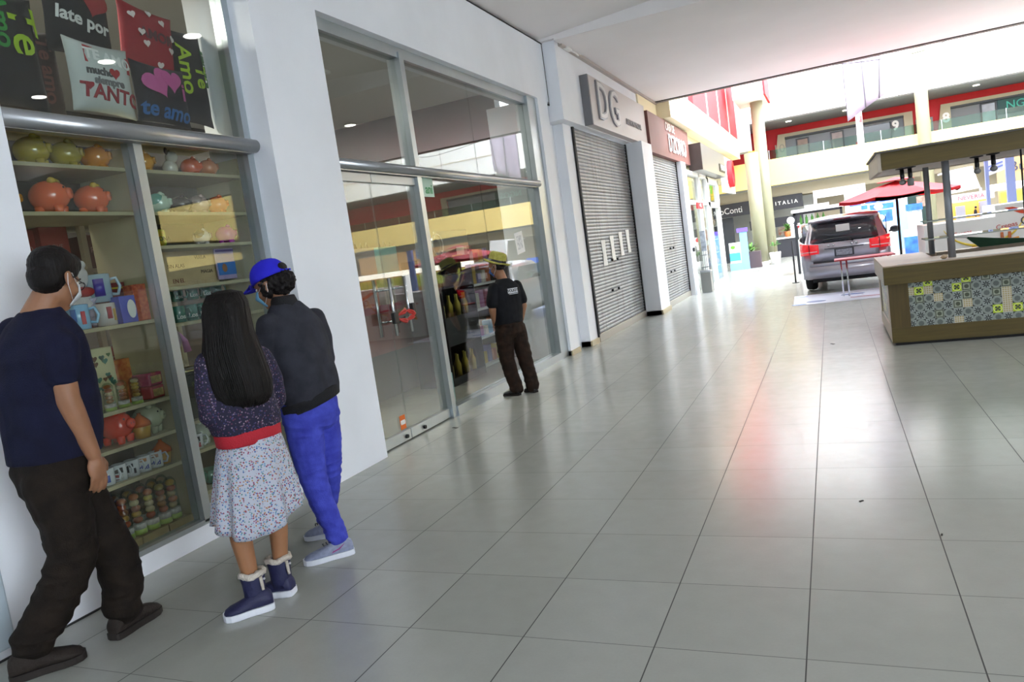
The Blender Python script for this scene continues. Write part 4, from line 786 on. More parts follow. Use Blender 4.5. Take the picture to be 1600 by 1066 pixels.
t = sheet('cyan_poster', 6.52, 6.66, .12, .42, 'narrow pale cyan printed card standing in the bottom corner of the window', mat('pale_cyan_sheet', 'b4dce0', .6), 'card', x=-3.66); sign_text(t, 'lll', .2, facade_M(.003, 0, 0), '5a7880', .001)
# stock of the second shop window
t = thing('bottle_shelf_unit', 'black shelf unit with gold bottles just inside the big window', 'shelf unit', (-4.45, 8.15, 0))
DK = mat('black_lacquer', '17161a', .25)
MB().box(-.5, 0, -.02, 0, 0, 1.62).box(-.5, 0, .9, .92, 0, 1.62).box(-.5, 0, 0, .9, .0, .1).box(-.5, 0, 0, .9, .5, .86).box(-.5, 0, 0, .9, 1.22, 1.4).box(-.5, -.48, 0, .9, 0, 1.62).build('carcass', DK, t)
MB().box(.0, .01, .05, .85, 1.23, 1.38).build('purple_header', mat('dark_purple', '3c2448', .4), t)
GOLD = mat('gold_glass', 'b09a3c', .2, .4)
for (z, n, g_) in ((.86, 8, 'gold bottles on the upper shelf of the black unit'), (.1, 8, 'gold bottles on the lower shelf of the black unit')):
    for i in range(n):
        tag(MB().lathe([(.035, 0), (.037, .14), (.014, .2), (.014, .26), (.018, .27)], seg=12).build('bottle', GOLD, loc=(-4.52 - .08 * (i % 2), 8.22 + i * .108, z)), 'slim gold bottle standing on the %s shelf of the black unit' % ('upper' if z > .5 else 'lower'), 'bottle', g_)
t = thing('helmet_ornament', 'round metal clock-like ornament on top of the black shelf unit', 'ornament', (-4.6, 8.5, 1.62)); MB().tube([(0, .14 * math.cos(k * PI / 10), .16 + .14 * math.sin(k * PI / 10)) for k in range(20)], .012, 8, closed=True).build('ring', CHROME, t); MB().ell((-.02, 0, .16), (.03, .09, .09)).build('face', mat('dark_dial', '2c3034', .3), t); MB().box(-.05, .05, -.08, .08, 0, .03).build('foot', DK, t)
for i, (y, c, lab) in enumerate(((6.25, 'b8c4c0', 'pale grey gift bag with black handles at the left of the hanging row'), (6.75, 'c4d0cc', 'wide pale gift bag with black handles in the hanging row'), (7.25, 'b8a8a8', 'pinkish grey gift bag in the hanging row'), (7.75, '8cc8c4', 'aqua gift bag at the right of the hanging row'))):
    t = thing('gift_bag', lab, 'gift bag', (-5.0, y + .2, 1.52)); MB().box(-.08, 0, -.2, .2, 0, .32).build('bag', mat('paperbag_' + c, c, .6), t)
    for yy in (-.12, 0, .12): MB().tube([(-.04, yy - .03, .32), (-.04, yy, .38), (-.04, yy + .03, .32)], .008, 6).build('handle', BLACK, t)
t = thing('pink_display_wall', 'dusty pink display partition behind the glass doors', 'partition', (-5.1, 5.9, 0)); MB().box(-.12, -.02, -.2, 3.2, .55, 1.52).build('panel', mat('dusty_pink', '9a6c66', .7, var=.12, vscale=4), t); MB().box(-.02, 0, 1.5, 3.0, 1.05, 1.15).build('magenta_shelf', mat('magenta_edge', 'a8384c', .5), t); MB().box(-.12, -.02, -.2, 3.2, .0, .55).build('base', mat('grey_base', '6c6664', .7), t)
for i, (y, z, w, h, c, lab) in enumerate(((7.6, 1.15, .3, .3, 'b06048', 'rust coloured picture box on the magenta shelf'), (8.0, 1.15, .24, .32, 'a89080', 'beige picture box on the magenta shelf'), (8.9, .0, .35, .42, '8aa860', 'green box on the shop floor behind the door'), (6.9, .0, .3, .55, '8a8cb0', 'grey lilac box on the shop floor behind the door'), (9.6, .0, .45, .2, 'b03030', 'low red tray on the shop floor behind the big window'))):
    t = thing('stock_box', lab, 'box', (-4.9, y - .3, z)); MB().box(-.16, 0, -w / 2, w / 2, 0, h, .004).build('carton', mat('stock_' + c, c, .6, var=.25, vscale=12), t)
t = thing('goods_shelf', 'open shelf of mixed pastel goods at the right end of the big window', 'shelf unit', (-4.6, 9.2, 0))
for z in (.05, .45, .85, 1.2, 1.5): MB().box(-.4, 0, 0, 1.0, z - .03, z).build('shelf', WHITE, t)
MB().box(-.42, -.4, 0, 1.0, 0, 2.0).build('back', mat('shelf_back_grey', '8c8c8c', .6), t)
rnd = random.Random(9)
for z in (.05, .45, .85, 1.2, 1.5):
    for k in range(6):
        c = rnd.choice(['c8a850', 'c87850', '58a0c8', 'd8d0c0', 'b04860', '80a860', 'c080a8', '9890b8'])
        tag(MB().box(-.06, .06, -.05, .05, 0, .12 + rnd.random() * .14, .006).build('small_package', mat('pkg_' + c, c, .5), loc=(-4.75, 9.3 + k * .16, z)), 'small boxed article on the open goods shelf behind the straw hat man', 'package', 'small packages on the goods shelf')

t = thing('wall_panel', 'pale blue metal panel with two dark screw holes at the lower left edge of the picture', 'panel', (-3.598, 2.03, .05)); MB().box(0, .03, -.5, .0, 0, 1.5, .01).build('sheet', mat('pale_blue_metal', 'b4c2cc', .45), t)
for z in (.62, .70): MB().lathe([(.008, 0), (.008, .004)], (.03, -.035, z), 10, Matrix.Rotation(PI / 2, 4, 'Y')).build('screw_hole', BLACK, t)

for i, (x, y, s_, lab) in enumerate(((-2.62, 3.22, .02, 'tiny dark scrap of litter on the floor beside the window sill'), (.02, 4.05, .012, 'tiny dark scrap on the floor tiles in the right foreground'), (.33, 3.62, .010, 'tiny dark scrap on the tiles nearest the right edge'), (-.1, 9.2, .03, 'small dark scrap on the floor left of the wooden kiosk'), (-3.35, 6.0, .03, 'small dark crumb on the floor before the glass doors'))):
    tag(MB().box(-s_, s_, -s_ * .4, s_ * .4, 0.0005, .004, .001).build('floor_scrap', mat('dark_scrap', '2e2824', .8), loc=(x, y, 0), rz=i * .7), lab, 'litter')
t = thing('conduit_bracket', 'small white conduit bracket at the ceiling edge before the DG sign', 'bracket', (-3.3, 10.9, 4.36)); MB().box(-.02, .05, -.12, .12, 0, .05, .01).build('clip', WHITE, t); MB().tube([(.02, .1, .02), (.04, .3, .01), (.02, .5, .02)], .012, 8).build('conduit', WHITE, t)

# ------------------------------------------------------------------ wooden kiosk
def wood_mat(name, a, b_, scale=1.0, rough=.5, axis=0):
    if name in _M: return _M[name]
    m = mat(name, a, rough); g = NG(m); x, y, z = g.xyz()
    v = g.vec(g.m('MULTIPLY', x, .5 * scale), g.m('MULTIPLY', y, .5 * scale), g.m('MULTIPLY', z, 9 * scale)) if axis == 0 else g.vec(g.m('MULTIPLY', x, 9 * scale), g.m('MULTIPLY', y, 9 * scale), g.m('MULTIPLY', z, .5 * scale))
    n1 = g.noise(v, 4.0, 6); n2 = g.noise(v, 18.0, 3)
    c = g.mix(g.m('SMOOTH_MIN' if False else 'ADD', g.m('MULTIPLY', n1, .8), g.m('MULTIPLY', n2, .2)), lin(a), lin(b_)); g.put(g.b.inputs['Base Color'], c)
    return m
OAK = wood_mat('oak_front_shaded', '382d0c', '6c5a22'); OAKV = wood_mat('oak_upright_shaded', '382b10', '685526', axis=1); OAKT = wood_mat('oak_top_lit', '98806a', 'cbb8a4'); OAKS = wood_mat('oak_side_lit', '9a8c7c', 'd2c6b8', axis=1)  # same wood: front colours darkened for shade, side and top lightened as lit
def pattern_mat():
    m = mat('patterned_tile', 'c8ccc4', .3); g = NG(m); x, y, z = g.xyz()
    T = .0855; u = g.m('DIVIDE', g.m('ADD', x, g.m('MULTIPLY', y, 1.0)), T); v = g.m('DIVIDE', z, T)
    fu = g.m('SUBTRACT', g.m('FRACT', g.m('ADD', u, 50.0)), .5); fv = g.m('SUBTRACT', g.m('FRACT', g.m('ADD', v, 50.0)), .5); cu = g.m('FLOOR', g.m('ADD', u, 50.0)); cv = g.m('FLOOR', g.m('ADD', v, 50.0))
    rnd = g.white(g.vec(cu, cv, 3.0)); par = g.m('FLOORED_MODULO', g.m('ADD', cu, cv), 2.0)
    r = g.m('SQRT', g.m('ADD', g.m('MULTIPLY', fu, fu), g.m('MULTIPLY', fv, fv))); th = g.m('ARCTAN2', fv, fu)
    pet8 = g.m('ABSOLUTE', g.m('COSINE', g.m('MULTIPLY', th, 4.0))); pet4 = g.m('ABSOLUTE', g.m('SINE', g.m('MULTIPLY', th, 2.0)))
    # black star flower: eight petals with white gaps
    flower = g.m('MULTIPLY', g.lt(r, g.m('MULTIPLY', pet8, .42)), g.gt(r, .08))
    base = g.mix(flower, lin('98a09a'), lin('0e0f12'))
    ring = g.m('MULTIPLY', g.gt(r, .43), g.lt(r, .48)); base = g.mix(g.m('MULTIPLY', ring, .7), base, lin('7c8080'))
    # grey rosette
    ro = g.mix(g.m('MULTIPLY', g.lt(r, .30), g.m('ADD', .45, g.m('MULTIPLY', pet8, .4))), lin('8e968e'), lin('44484a')); ro = g.mix(g.gt(r, .52), ro, lin('26282a'))
    a = g.mix(par, base, ro)
    # lime tile with four dark petals
    lp = g.m('MULTIPLY', g.lt(r, g.m('MULTIPLY', pet4, .36)), 1.0); lime = g.mix(lp, g.mix(g.m('MULTIPLY', g.gt(r, .36), g.lt(r, .45)), lin('b4cc1c'), lin('e8ee90')), lin('3a4438'))
    a = g.mix(g.lt(rnd, .07), a, lime)
    mx = g.m('MAXIMUM', g.m('ABSOLUTE', fu), g.m('ABSOLUTE', fv)); fr = g.m('MULTIPLY', g.gt(mx, .36), g.lt(mx, .44))
    olive = g.mix(fr, g.mix(g.lt(r, .24), lin('9aa08c'), lin('4c5340')), lin('24281f'))
    a = g.mix(g.m('MULTIPLY', g.gt(rnd, .07), g.lt(rnd, .13)), a, olive)
    grid = g.m('MAXIMUM', g.lt(g.m('FRACT', g.m('MULTIPLY', g.m('ADD', fu, .5), 4.0)), .3), g.lt(g.m('FRACT', g.m('MULTIPLY', g.m('ADD', fv, .5), 4.0)), .3))
    tan = g.mix(grid, lin('b0a070'), lin('cfc8b8')); a = g.mix(g.m('MULTIPLY', g.gt(rnd, .13), g.lt(rnd, .18)), a, tan)
    seam = g.gt(mx, .488); a = g.mix(g.m('MULTIPLY', seam, .5), a, lin('8c908c'))
    g.put(g.b.inputs['Base Color'], a); return m
PAT = pattern_mat()
KX, KY = .49, 8.75
t = thing('wooden_kiosk', 'wooden market kiosk with patterned tile panels, steel posts and a flat oak roof', 'kiosk', (KX, KY, 0))
W, D = 3.1, 1.78
MB().box(0.03, W, .03, D - .02, 0.0, .03).build('plinth', DARK, t)
MB().box(0, W, 0, .04, .03, .19, .003).build('skirting_board', OAK, t); MB().box(0, .04, .04, D, .03, .19, .003).build('skirting_board', OAKS, t)
MB().box(0, .185, 0, .05, .19, .65, .003).build('corner_board', OAKV, t); MB().box(W - .2, W, 0, .05, .19, .65).build('corner_board', OAKV, t); MB().box(0, .04, .05, .3, .19, .65).build('corner_board', OAKS, t); MB().box(0, .04, D - .25, D, .19, .65).build('corner_board', OAKS, t)
MB().box(.185, W - .2, .018, .06, .19, .65).build('tile_panel', PAT, t); MB().box(.012, .05, .3, D - .25, .19, .65).build('tile_panel', PAT, t)
MB().box(-.035, W, -.03, .05, .65, .835, .004).build('counter_apron', OAK, t); MB().box(-.035, .04, .05, D, .65, .835, .004).build('counter_apron', OAKS, t)
MB().box(-.035, W, -.03, .72, .835, .85, .003).build('counter_top', OAKT, t); MB().box(-.035, .5, .72, D, .835, .85, .003).build('counter_top', OAKT, t); MB().box(.1, W, .0, .012, .8502, .854).build('steel_trim', ALU, t)
MB().box(.06, W, D - .06, D, .03, .83).build('rear_panel', OAKS, t)
MB().box(.62, W, 1.39, 1.59, .0, .845).build('rear_counter', OAKT, t)
# roof
MB().box(0.03, W + .3, 0, .04, 1.835, 2.01, .003).build('roof_fascia', OAK, t); MB().box(0, .04, 0, D + .1, 1.82, 2.01, .003).build('roof_fascia', OAKS, t); MB().box(0, W + .3, D + .06, D + .1, 1.83, 2.01).build('roof_fascia', OAKS, t)
MB().box(.04, W + .3, .04, D + .06, 1.84, 1.855).build('roof_panel', mat('white_soffit_board', 'd8cfcc', .7), t); MB().box(-.02, W + .32, -.02, D + .12, 2.01, 2.03).build('roof_edge', mat('dark_roof_edge', '5c5854', .6), t)
POLE = mat('grey_steel_post', '8c9096', .4, .2)
for (x, y, r) in ((.63, .22, .035), (.545, 1.12, .03), (2.6, .22, .035), (2.6, 1.12, .03)): MB().tube([(x, y, .85), (x, y, 1.84)], r, 20).build('post', POLE, t)
MB().tube([(1.30, .30, .85), (1.30, .30, 1.84)], .009, 8).build('thin_rod', mat('dark_rod', '33353a', .4), t)
for z in (1.243, 1.055):
    MB().box(.40, W, .2, .62, z, z + .012).build('glass_shelf', glass_mat('shelf_glass', 'b8c4bc', 1.5), t)
    MB().box(.40, W, .196, .202, z, z + .013).build('shelf_edge', mat('glass_edge', '8c948e', .3), t)
for i, (x, y) in enumerate(((.24, .30), (.31, .25), (.92, .30), (1.05, .22))):
    t2 = thing('light_bulb', ('leftmost round bulb hanging under the kiosk roof', 'second hanging bulb under the kiosk roof, close to the leftmost', 'smaller round bulb right of the thick steel post', 'round bulb at the right under the kiosk roof beside the thin rod')[i], 'light bulb', (KX + x, KY + y, 1.838)); t2.scale = (1, 1, .72)
    MB().lathe([(.02, -.02), (.06, -.012), (.06, 0)], seg=16).build('ceiling_plate', BLACK, t2); MB().lathe([(.018, -.16), (.022, -.13), (.02, -.01)], seg=12).build('socket', BLACK, t2)
    if i == 1: MB().lathe([(.028, -.27), (.032, -.25), (.032, -.18), (.02, -.155)], seg=16).build('bulb', mat('unlit_bulb', '7c766c', .15, spec=.7), t2)
    else: MB().ell((0, 0, -.205), (.034, .034, .04), nu=14).lathe([(.018, -.18), (.02, -.15)], seg=12).build('bulb', mat('unlit_bulb'), t2)
t2 = thing('crumpled_tissue', 'crumpled beige tissue on the kiosk counter beside the thick post', 'tissue', (KX + .545, KY + .12, .85)); b = MB(); b.ell((0, 0, .022), (.035, .03, .022), nu=12, nv=8)
for v in b.bm.verts: v.co += Vector((noise.noise(v.co * 60), noise.noise(v.co * 60 + Vector((3, 0, 0))), noise.noise(v.co * 50 + Vector((0, 5, 0))))) * .012; v.co.z = max(.001, v.co.z)
b.build('paper', mat('beige_tissue', 'b09a80', .8), t2)
t2 = thing('green_banner_roll', 'folded dark green cloth lying on the far side of the kiosk counter', 'cloth', (1.42, 10.2, .845)); MB().prism([(0, .14), (.14, .0), (.8, .0), (.62, .04), (.3, .085)], 'y', 0, .08).build('cloth', mat('dark_green_cloth', '1f4a30', .7), t2); MB().tube([(-.1, .0, .15), (0.02, .0, .135)], .012, 8).build('tip', WHITE, t2)

# ------------------------------------------------------------------ red table, umbrella, floor mat
t = thing('bar_table', 'long narrow red topped table on two thin steel legs behind the kiosk', 'table', (.0, 14.5, 0)); RT = mat('red_laminate', 'c2323c', .4)
MB().box(0, .95, -.25, .25, .645, .665, .004).build('tabletop', mat('red_white_top', 'd88890', .3), t); MB().box(-.003, .953, -.253, .253, .638, .652, .002).build('edge_band', RT, t)
for x, y in ((.10, -.05), (.19, -.1), (.75, .15), (.86, .15)): MB().tube([(x, y, 0), (x, y, .64)], .014, 12).build('leg', CHROME, t)
t = thing('parasol', 'large red parasol with a black pole beside the car', 'parasol', (1.22, 16.7, 0)); RC = mat('red_canvas', 'e0303c', .7)
ap = 1.93; ed = 1.66; Rr = 1.12; n = 8
rings = []
for f in (0.03, .35, .7, 1.0):
    ring = []
    for k in range(n * 4):
        a = 2 * PI * k / (n * 4) + PI / 8; seg_ = (k % 4) / 4; q = Rr * f * (math.cos(PI / n) / math.cos((seg_ - .5) * 2 * PI / n)); sag = -.03 * math.sin(seg_ * PI) * f
        ring.append(Vector((q * math.cos(a), q * math.sin(a), ap - (ap - ed) * f ** 1.15 + sag)))
    rings.append(ring)
b = MB(); b.loft(rings + [[v - Vector((0, 0, .045)) for v in rings[-1]]] + [[v - Vector((0, 0, .055)) * 1 for v in rings[-1]]] + [[v - Vector((0, 0, .012)) for v in r_] for r_ in reversed(rings)], cap=False, smooth=False); b.build('canopy', RC, t)
b = MB(); b.loft([[Vector((.34 * f * math.cos(2 * PI * k / 16), .34 * f * math.sin(2 * PI * k / 16), ap + .075 - .07 * f)) for k in range(16)] for f in (.05, .5, 1)] , smooth=False); b.build('vent_cap', RC, t)
for k in range(8):
    a = 2 * PI * k / 8 + PI / 8; MB().tube([(.03 * math.cos(a), .03 * math.sin(a), 1.60), (.55 * math.cos(a), .55 * math.sin(a), 1.77), ], .009, 6).tube([(0.02 * math.cos(a), .02 * math.sin(a), 1.89), (1.08 * math.cos(a), 1.08 * math.sin(a), 1.64)], .008, 6).build('rib', BLACK, t)
MB().tube([(0, 0, .04), (0, 0, 1.93)], .024, 14).build('pole', BLACK, t); MB().lathe([(.24, 0), (.24, .04), (.05, .07), (.035, .2)], seg=20).build('foot', BLACK, t)
t = thing('floor_mat', 'pale blue and white printed floor mat around the table legs', 'mat', (0, 14.1, 0)); MB().box(-.72, 1.2, -.45, 1.2, .0005, .005, M=Matrix.Rotation(.03, 4, 'Z')).build('sheet', mat('pale_mat', 'dde2f2', .35), t)
for (x, y, w, h, c) in ((-.35, -.1, .16, .14, '7c8cb8'), (.25, .55, .2, .1, '7088c0'), (-.62, -.38, .12, .08, '6a98e8'), (-.62, .9, .12, .08, '8ab0f0')): MB().ell((x, y, .006), (w, h, .0015), nu=20, nv=6).build('printed_spot', mat('mat_' + c, c, .4), t)
MB().box(.2, 1.1, -.04, .02, .005, .007).build('red_line', mat('mat_red', 'c87888', .4), t)

# ------------------------------------------------------------------ silver car seen from behind (local: x right, y forward, z up)
CAR = mat('silver_paint', 'b6b6c2', .28, .55, coat=.8); CG = mat('tinted_car_glass', '3c3e46', .05, spec=.8); TL = mat('red_tail_lamp', 'd01822', .15, coat=.8, emit='d01822', estr=.35); RUB = mat('tyre_rubber', '1b1b1e', .8); UND = mat('underbody_black', '202226', .7)
car = thing('car', 'silver family car parked in the atrium, seen from behind with red tail lamps', 'car', (.185, 15.55, 0), -.06)
HW = .79
def body_ring(y, z0, zb, zr, wb, wr, rnd_=.06):
    """half section: sill z0, belt zb, roof zr, half widths"""
    pts = [(wb * .90, z0), (wb * .985, z0 + .12), (wb, (z0 + zb) * .5), (wb * .985, zb - .05), (wb * .95, zb)]
    if zr > zb + .05: pts += [(wr + (wb * .95 - wr) * .45, zb + (zr - zb) * .5), (wr + .02, zr - .09), (wr - .06, zr - .02), (wr * .5, zr)]
    else: pts += [(wb * .92, zb + .005), (wb * .85, zb + .012), (wb * .7, zb + .02), (wb * .4, zb + .024)]
    full = pts + [(-x, z) for x, z in reversed(pts)]
    return [(x, y, z) for x, z in full]
rings = [body_ring(.03, .40, .62, .62, .70, .6), body_ring(.0, .30, .58, .58, .72, .6), ]
b = MB()
b.loft([body_ring(0.02, .34, .60, .0, .68, .5), body_ring(.06, .27, .66, .0, .755, .5), body_ring(.16, .25, .90, .0, .785, .5), body_ring(.22, .25, .93, 1.0, .79, .62), body_ring(.42, .25, .93, 1.30, .79, .60), body_ring(.56, .25, .93, 1.40, .79, .60), body_ring(1.6, .25, .92, 1.44, .80, .62), body_ring(2.3, .25, .92, 1.40, .80, .61), body_ring(3.0, .25, .90, 1.0, .79, .6), body_ring(3.15, .25, .90, .0, .78, .6), body_ring(3.9, .25, .78, .0, .75, .5), body_ring(4.15, .3, .62, .0, .66, .5)])
b.build('body', CAR, car)
# wheels
for (x, y) in ((-.68, .80), (.68, .80), (-.68, 3.2), (.68, 3.2)):
    M = Matrix.Rotation(PI / 2, 4, 'Y'); w_ = MB().lathe([(.20, -.10), (.29, -.10), (.315, -.07), (.32, 0), (.315, .07), (.29, .10), (.20, .10)], (x, y, .32), 28, M).build('wheel', RUB, car)
    MB().lathe([(.0, -.09), (.19, -.08), (.2, .08), (.0, .09)], (x, y, .32), 24, M).build('rim', ALU, w_)
MB().box(-.62, .62, .35, 3.9, .17, .30).build('underbody', UND, car); MB().tube([(.38, .25, .2), (.38, .05, .22)], .035, 12).build('exhaust_pipe', CHROME, car)
# rear fascia
def curved(x0, x1, z0, z1, y, d, curve=.10, n=12, top_in=0.0):
    """panel across the rear: bulges backwards in the middle"""
    rings = []
    for i in range(n + 1):
        f = i / n; x = x0 + (x1 - x0) * f; yy = y + curve * (abs(x) / HW) ** 3
        rings.append([(x, yy, z0), (x * (1 - top_in), yy + top_in * .4, z1), (x * (1 - top_in), yy + d + top_in * .4, z1), (x, yy + d, z0)])
    return MB().loft(rings)
curved(-.76, .76, .27, .50, -.06, .2, .14).build('bumper', CAR, car); curved(-.755, .755, .50, .56, -.05, .2, .14).build('bumper_step', CAR, car); curved(-.6, .6, .20, .275, 0.02, .12, .1).build('lower_valance', UND, car)
curved(-.56, .56, .555, .60, -.01, .1, .06).build('hatch_lower_edge', mat('shadow_seam', '4c4c54', .5), car)
curved(-.60, .60, .60, .93, -.005, .1, .06, top_in=.03).build('tailgate', CAR, car)
# lamps
for sx in (-1, 1):
    rr = []
    for f in range(7):
        x = sx * (.44 + .35 * f / 6); yy = -.015 + .02 * f / 6 + (.16 * max(0, (f - 3) / 3) ** 2); lo = .745 - .015 * f / 6; hi = .915 + .05 * f / 6
        rr.append([(x, yy - .012, lo), (x, yy - .012, hi), (x, yy + .08, hi), (x, yy + .08, lo)])
    lamp = MB().loft(rr).build('tail_lamp', TL, car)
    MB().box(min(sx * .47, sx * .77), max(sx * .47, sx * .77), -.04, .12, .785, .80).build('white_strip', mat('lamp_white_strip', 'f0d0d0', .2), lamp); MB().box(sx * .61 - .006, sx * .61 + .006, -.04, .06, .745, .93).build('divider', UND, lamp)
# rear window, spoiler, wiper, plate
b = MB(); rr = []
for i in range(9):
    f = i / 8; x = -.60 + 1.2 * f; c = abs(2 * f - 1) ** 3 * .06
    rr.append([(x, .055 + c, .95), (x * .9, .37 + c, 1.31), (x * .9, .41 + c, 1.31), (x, .10 + c, .95)])
b.loft(rr); b.build('rear_window', CG, car)
for sx in (-1, 1): MB().prism([(.35, .96), (.62, 1.28), (2.3, 1.30), (3.0, .96)], 'x', sx * .745 - .012, sx * .745 + .002).build('side_window', CG, car)
rr = []
for i in range(9):
    f = i / 8; x = -.62 + 1.24 * f; c = abs(2 * f - 1) ** 3 * .1
    rr.append([(x, .28 + c, 1.345 - c * .2), (x, .30 + c, 1.385 - c * .2), (x, .62, 1.43 - c * .3), (x, .62, 1.38 - c * .3)])
MB().loft(rr).build('roof_spoiler', CAR, car); MB().box(-.15, .15, .265, .29, 1.345, 1.362).build('brake_light', mat('dark_red_lens', '8a2430', .2), car)
MB().tube([(.17, -.0, .93), (.10, -.01, .985), (-.15, .05, 1.005), (-.36, .06, .985)], .011, 8).build('wiper', BLACK, car)
MB().box(-.17, .17, -.03, -.0, .66, .80, .004).build('number_plate_frame', mat('plate_frame', '3c4048', .4), car); pl = MB().box(-.14, .14, -.034, -.03, .675, .785).build('number_plate', mat('plate_grey', '9a9ca8', .4, var=.3, vscale=30), car)
for x in (-.26, -.18, .14, .22): MB().ell((x, -.012, .875), (.022, .01, .018)).build('badge_mark', CHROME, car)
MB().box(-.34, .34, -.018, -.0, .815, .828).build('plate_recess_edge', mat('shadow_seam'), car)
for sx in (-1, 1):
    MB().ell((sx * .90, 2.35, .98), (.10, .06, .075)).tube([(sx * .78, 2.35, .94), (sx * .86, 2.35, .96)], .02, 8).build('wing_mirror', mat('mirror_black', '2c2e34', .4), car)
MB().box(-.12, .12, .18, .20, 1.12, 1.25).build('window_notice', PAPER, car)
t = thing('stanchion', 'thin dark upright bar at the left rear of the car', 'post', (-.86, 18.6, 0)); MB().tube([(0, 0, 0), (0, 0, .98)], .018, 8).build('bar', UND, t); MB().lathe([(.08, 0), (.08, .015)], seg=14).build('foot', UND, t)

# ------------------------------------------------------------------ people (local frame: x to the right, y away, z up)
def blob(name, b, vox, mt, parent, smooth=6, fn=None, label=None):
    bmesh.ops.recalc_face_normals(b.bm, faces=b.bm.faces)
    me = bpy.data.meshes.new('tmp'); b.bm.to_mesh(me); b.bm.free()
    o = bpy.data.objects.new('tmp', me); COL.objects.link(o)
    r = o.modifiers.new('r', 'REMESH'); r.mode = 'VOXEL'; r.voxel_size = vox; r.adaptivity = 0
    s = o.modifiers.new('s', 'SMOOTH'); s.factor = .5; s.iterations = smooth
    dg = bpy.context.evaluated_depsgraph_get(); dg.update()
    m2 = bpy.data.meshes.new_from_object(o.evaluated_get(dg)); bpy.data.objects.remove(o); bpy.data.meshes.remove(me)
    m2.name = name; m2.materials.clear()
    if fn:
        nr = [v.normal.copy() for v in m2.vertices]
        for v, n_ in zip(m2.vertices, nr): v.co += fn(v.co, n_)
    m2.polygons.foreach_set('use_smooth', [True] * len(m2.polygons))
    return tag(link_mesh(name, m2, mt, parent), label)
def cap(b, p1, r1, p2, r2, seg=16):
    p1, p2 = Vector(p1), Vector(p2); d = (p2 - p1); L = d.length; d.normalize()
    a = Vector((0, 0, 1)) if abs(d.z) < .9 else Vector((1, 0, 0)); u = d.cross(a).normalized(); v = d.cross(u); rings = []
    def ring(c, r): return [c + (u * math.cos(k * 2 * PI / seg) + v * math.sin(k * 2 * PI / seg)) * r for k in range(seg)]
    for k in range(5): an = PI / 2 * (1 - k / 4) * .98; rings.append(ring(p1 - d * r1 * math.sin(an), r1 * math.cos(an)))
    for k in range(5): an = PI / 2 * (k / 4) * .98; rings.append(ring(p2 + d * r2 * math.sin(an), r2 * math.cos(an)))
    b.loft(rings)
def chain(b, *pr):
    for (p, r), (q, s) in zip(pr, pr[1:]): cap(b, p, r, q, s)
def torso(b, yaw, rings, seg=28, pw=2.4):
    """rings: (u, v, z, half width across the shoulders, half depth)"""
    f = Vector((math.cos(yaw), math.sin(yaw), 0)); l = Vector((-math.sin(yaw), math.cos(yaw), 0)); R = []
    for (u, v, z, a, bd) in rings:
        ring = []
        for k in range(seg):
            t_ = 2 * PI * k / seg; c, s = math.cos(t_), math.sin(t_)
            c = math.copysign(abs(c) ** (2 / pw), c); s = math.copysign(abs(s) ** (2 / pw), s)
            ring.append(Vector((u, v, z)) + l * (a * c) + f * (bd * s))
        R.append(ring)
    b.loft(R)
def headM(c, yaw, pitch=0.0, roll=0.0):
    return Matrix.Translation(c) @ Matrix.Rotation(yaw, 4, 'Z') @ Matrix.Rotation(pitch, 4, 'Y') @ Matrix.Rotation(roll, 4, 'X')
def head(b, M, s=1.0):
    def E(c, r, rot=None):
        R3 = M.to_3x3() if rot is None else M.to_3x3() @ rot
        b.ell(M @ (Vector(c) * s), [q * s for q in r], R3, 18, 12)
    def C(p, r1, q, r2): cap(b, M @ (Vector(p) * s), r1 * s, M @ (Vector(q) * s), r2 * s)
    E((-.012, 0, .035), (.094, .075, .083)); E((.025, 0, -.02), (.064, .062, .085)); E((.048, 0, -.075), (.036, .040, .034)); C((.060, 0, -.098), .022, (.066, 0, -.095), .02)
    C((.082, 0, .012), .009, (.103, 0, -.028), .012); E((.098, .011, -.03), (.009, .008, .007)); E((.098, -.011, -.03), (.009, .008, .007))
    C((.074, .03, .024), .010, (.078, .012, .024), .009); C((.074, -.03, .024), .010, (.078, -.012, .024), .009)
    C((.060, .038, -.03), .020, (.055, .04, -.035), .02); C((.060, -.038, -.03), .020, (.055, -.04, -.035), .02)
    C((.086, .016, -.056), .006, (.086, -.016, -.056), .006); C((.083, .014, -.066), .007, (.083, -.014, -.066), .007)
    for sy in (-1, 1): E((-.008, sy * .078, -.008), (.019, .008, .031), Matrix.Rotation(-.25, 3, 'Y')); E((-.014, sy * .084, .008), (.012, .006, .014)); E((-.004, sy * .080, -.034), (.008, .006, .010))
def face_parts(M, par, s=1.0, brow='1c1512'):
    EY = mat('eye_white', 'e8e4de', .2); IR = mat('dark_iris', '2a1a12', .1); R3 = M.to_3x3()
    for sy in (-1, 1):
        e = MB().ell(M @ (Vector((.070, sy * .030, .004)) * s), (.012 * s, .013 * s, .010 * s), R3, 12, 8).build('eye', EY, par); MB().ell(M @ (Vector((.0805, sy * .030, .003)) * s), (.003 * s, .006 * s, .006 * s), R3, 10, 6).build('iris', IR, e)
        MB().tube([M @ (Vector((.076, sy * .045, .024)) * s), M @ (Vector((.087, sy * .030, .030)) * s), M @ (Vector((.088, sy * .014, .027)) * s)], .0035 * s, 6).build('eyebrow', mat('brow_' + brow, brow, .8), par)
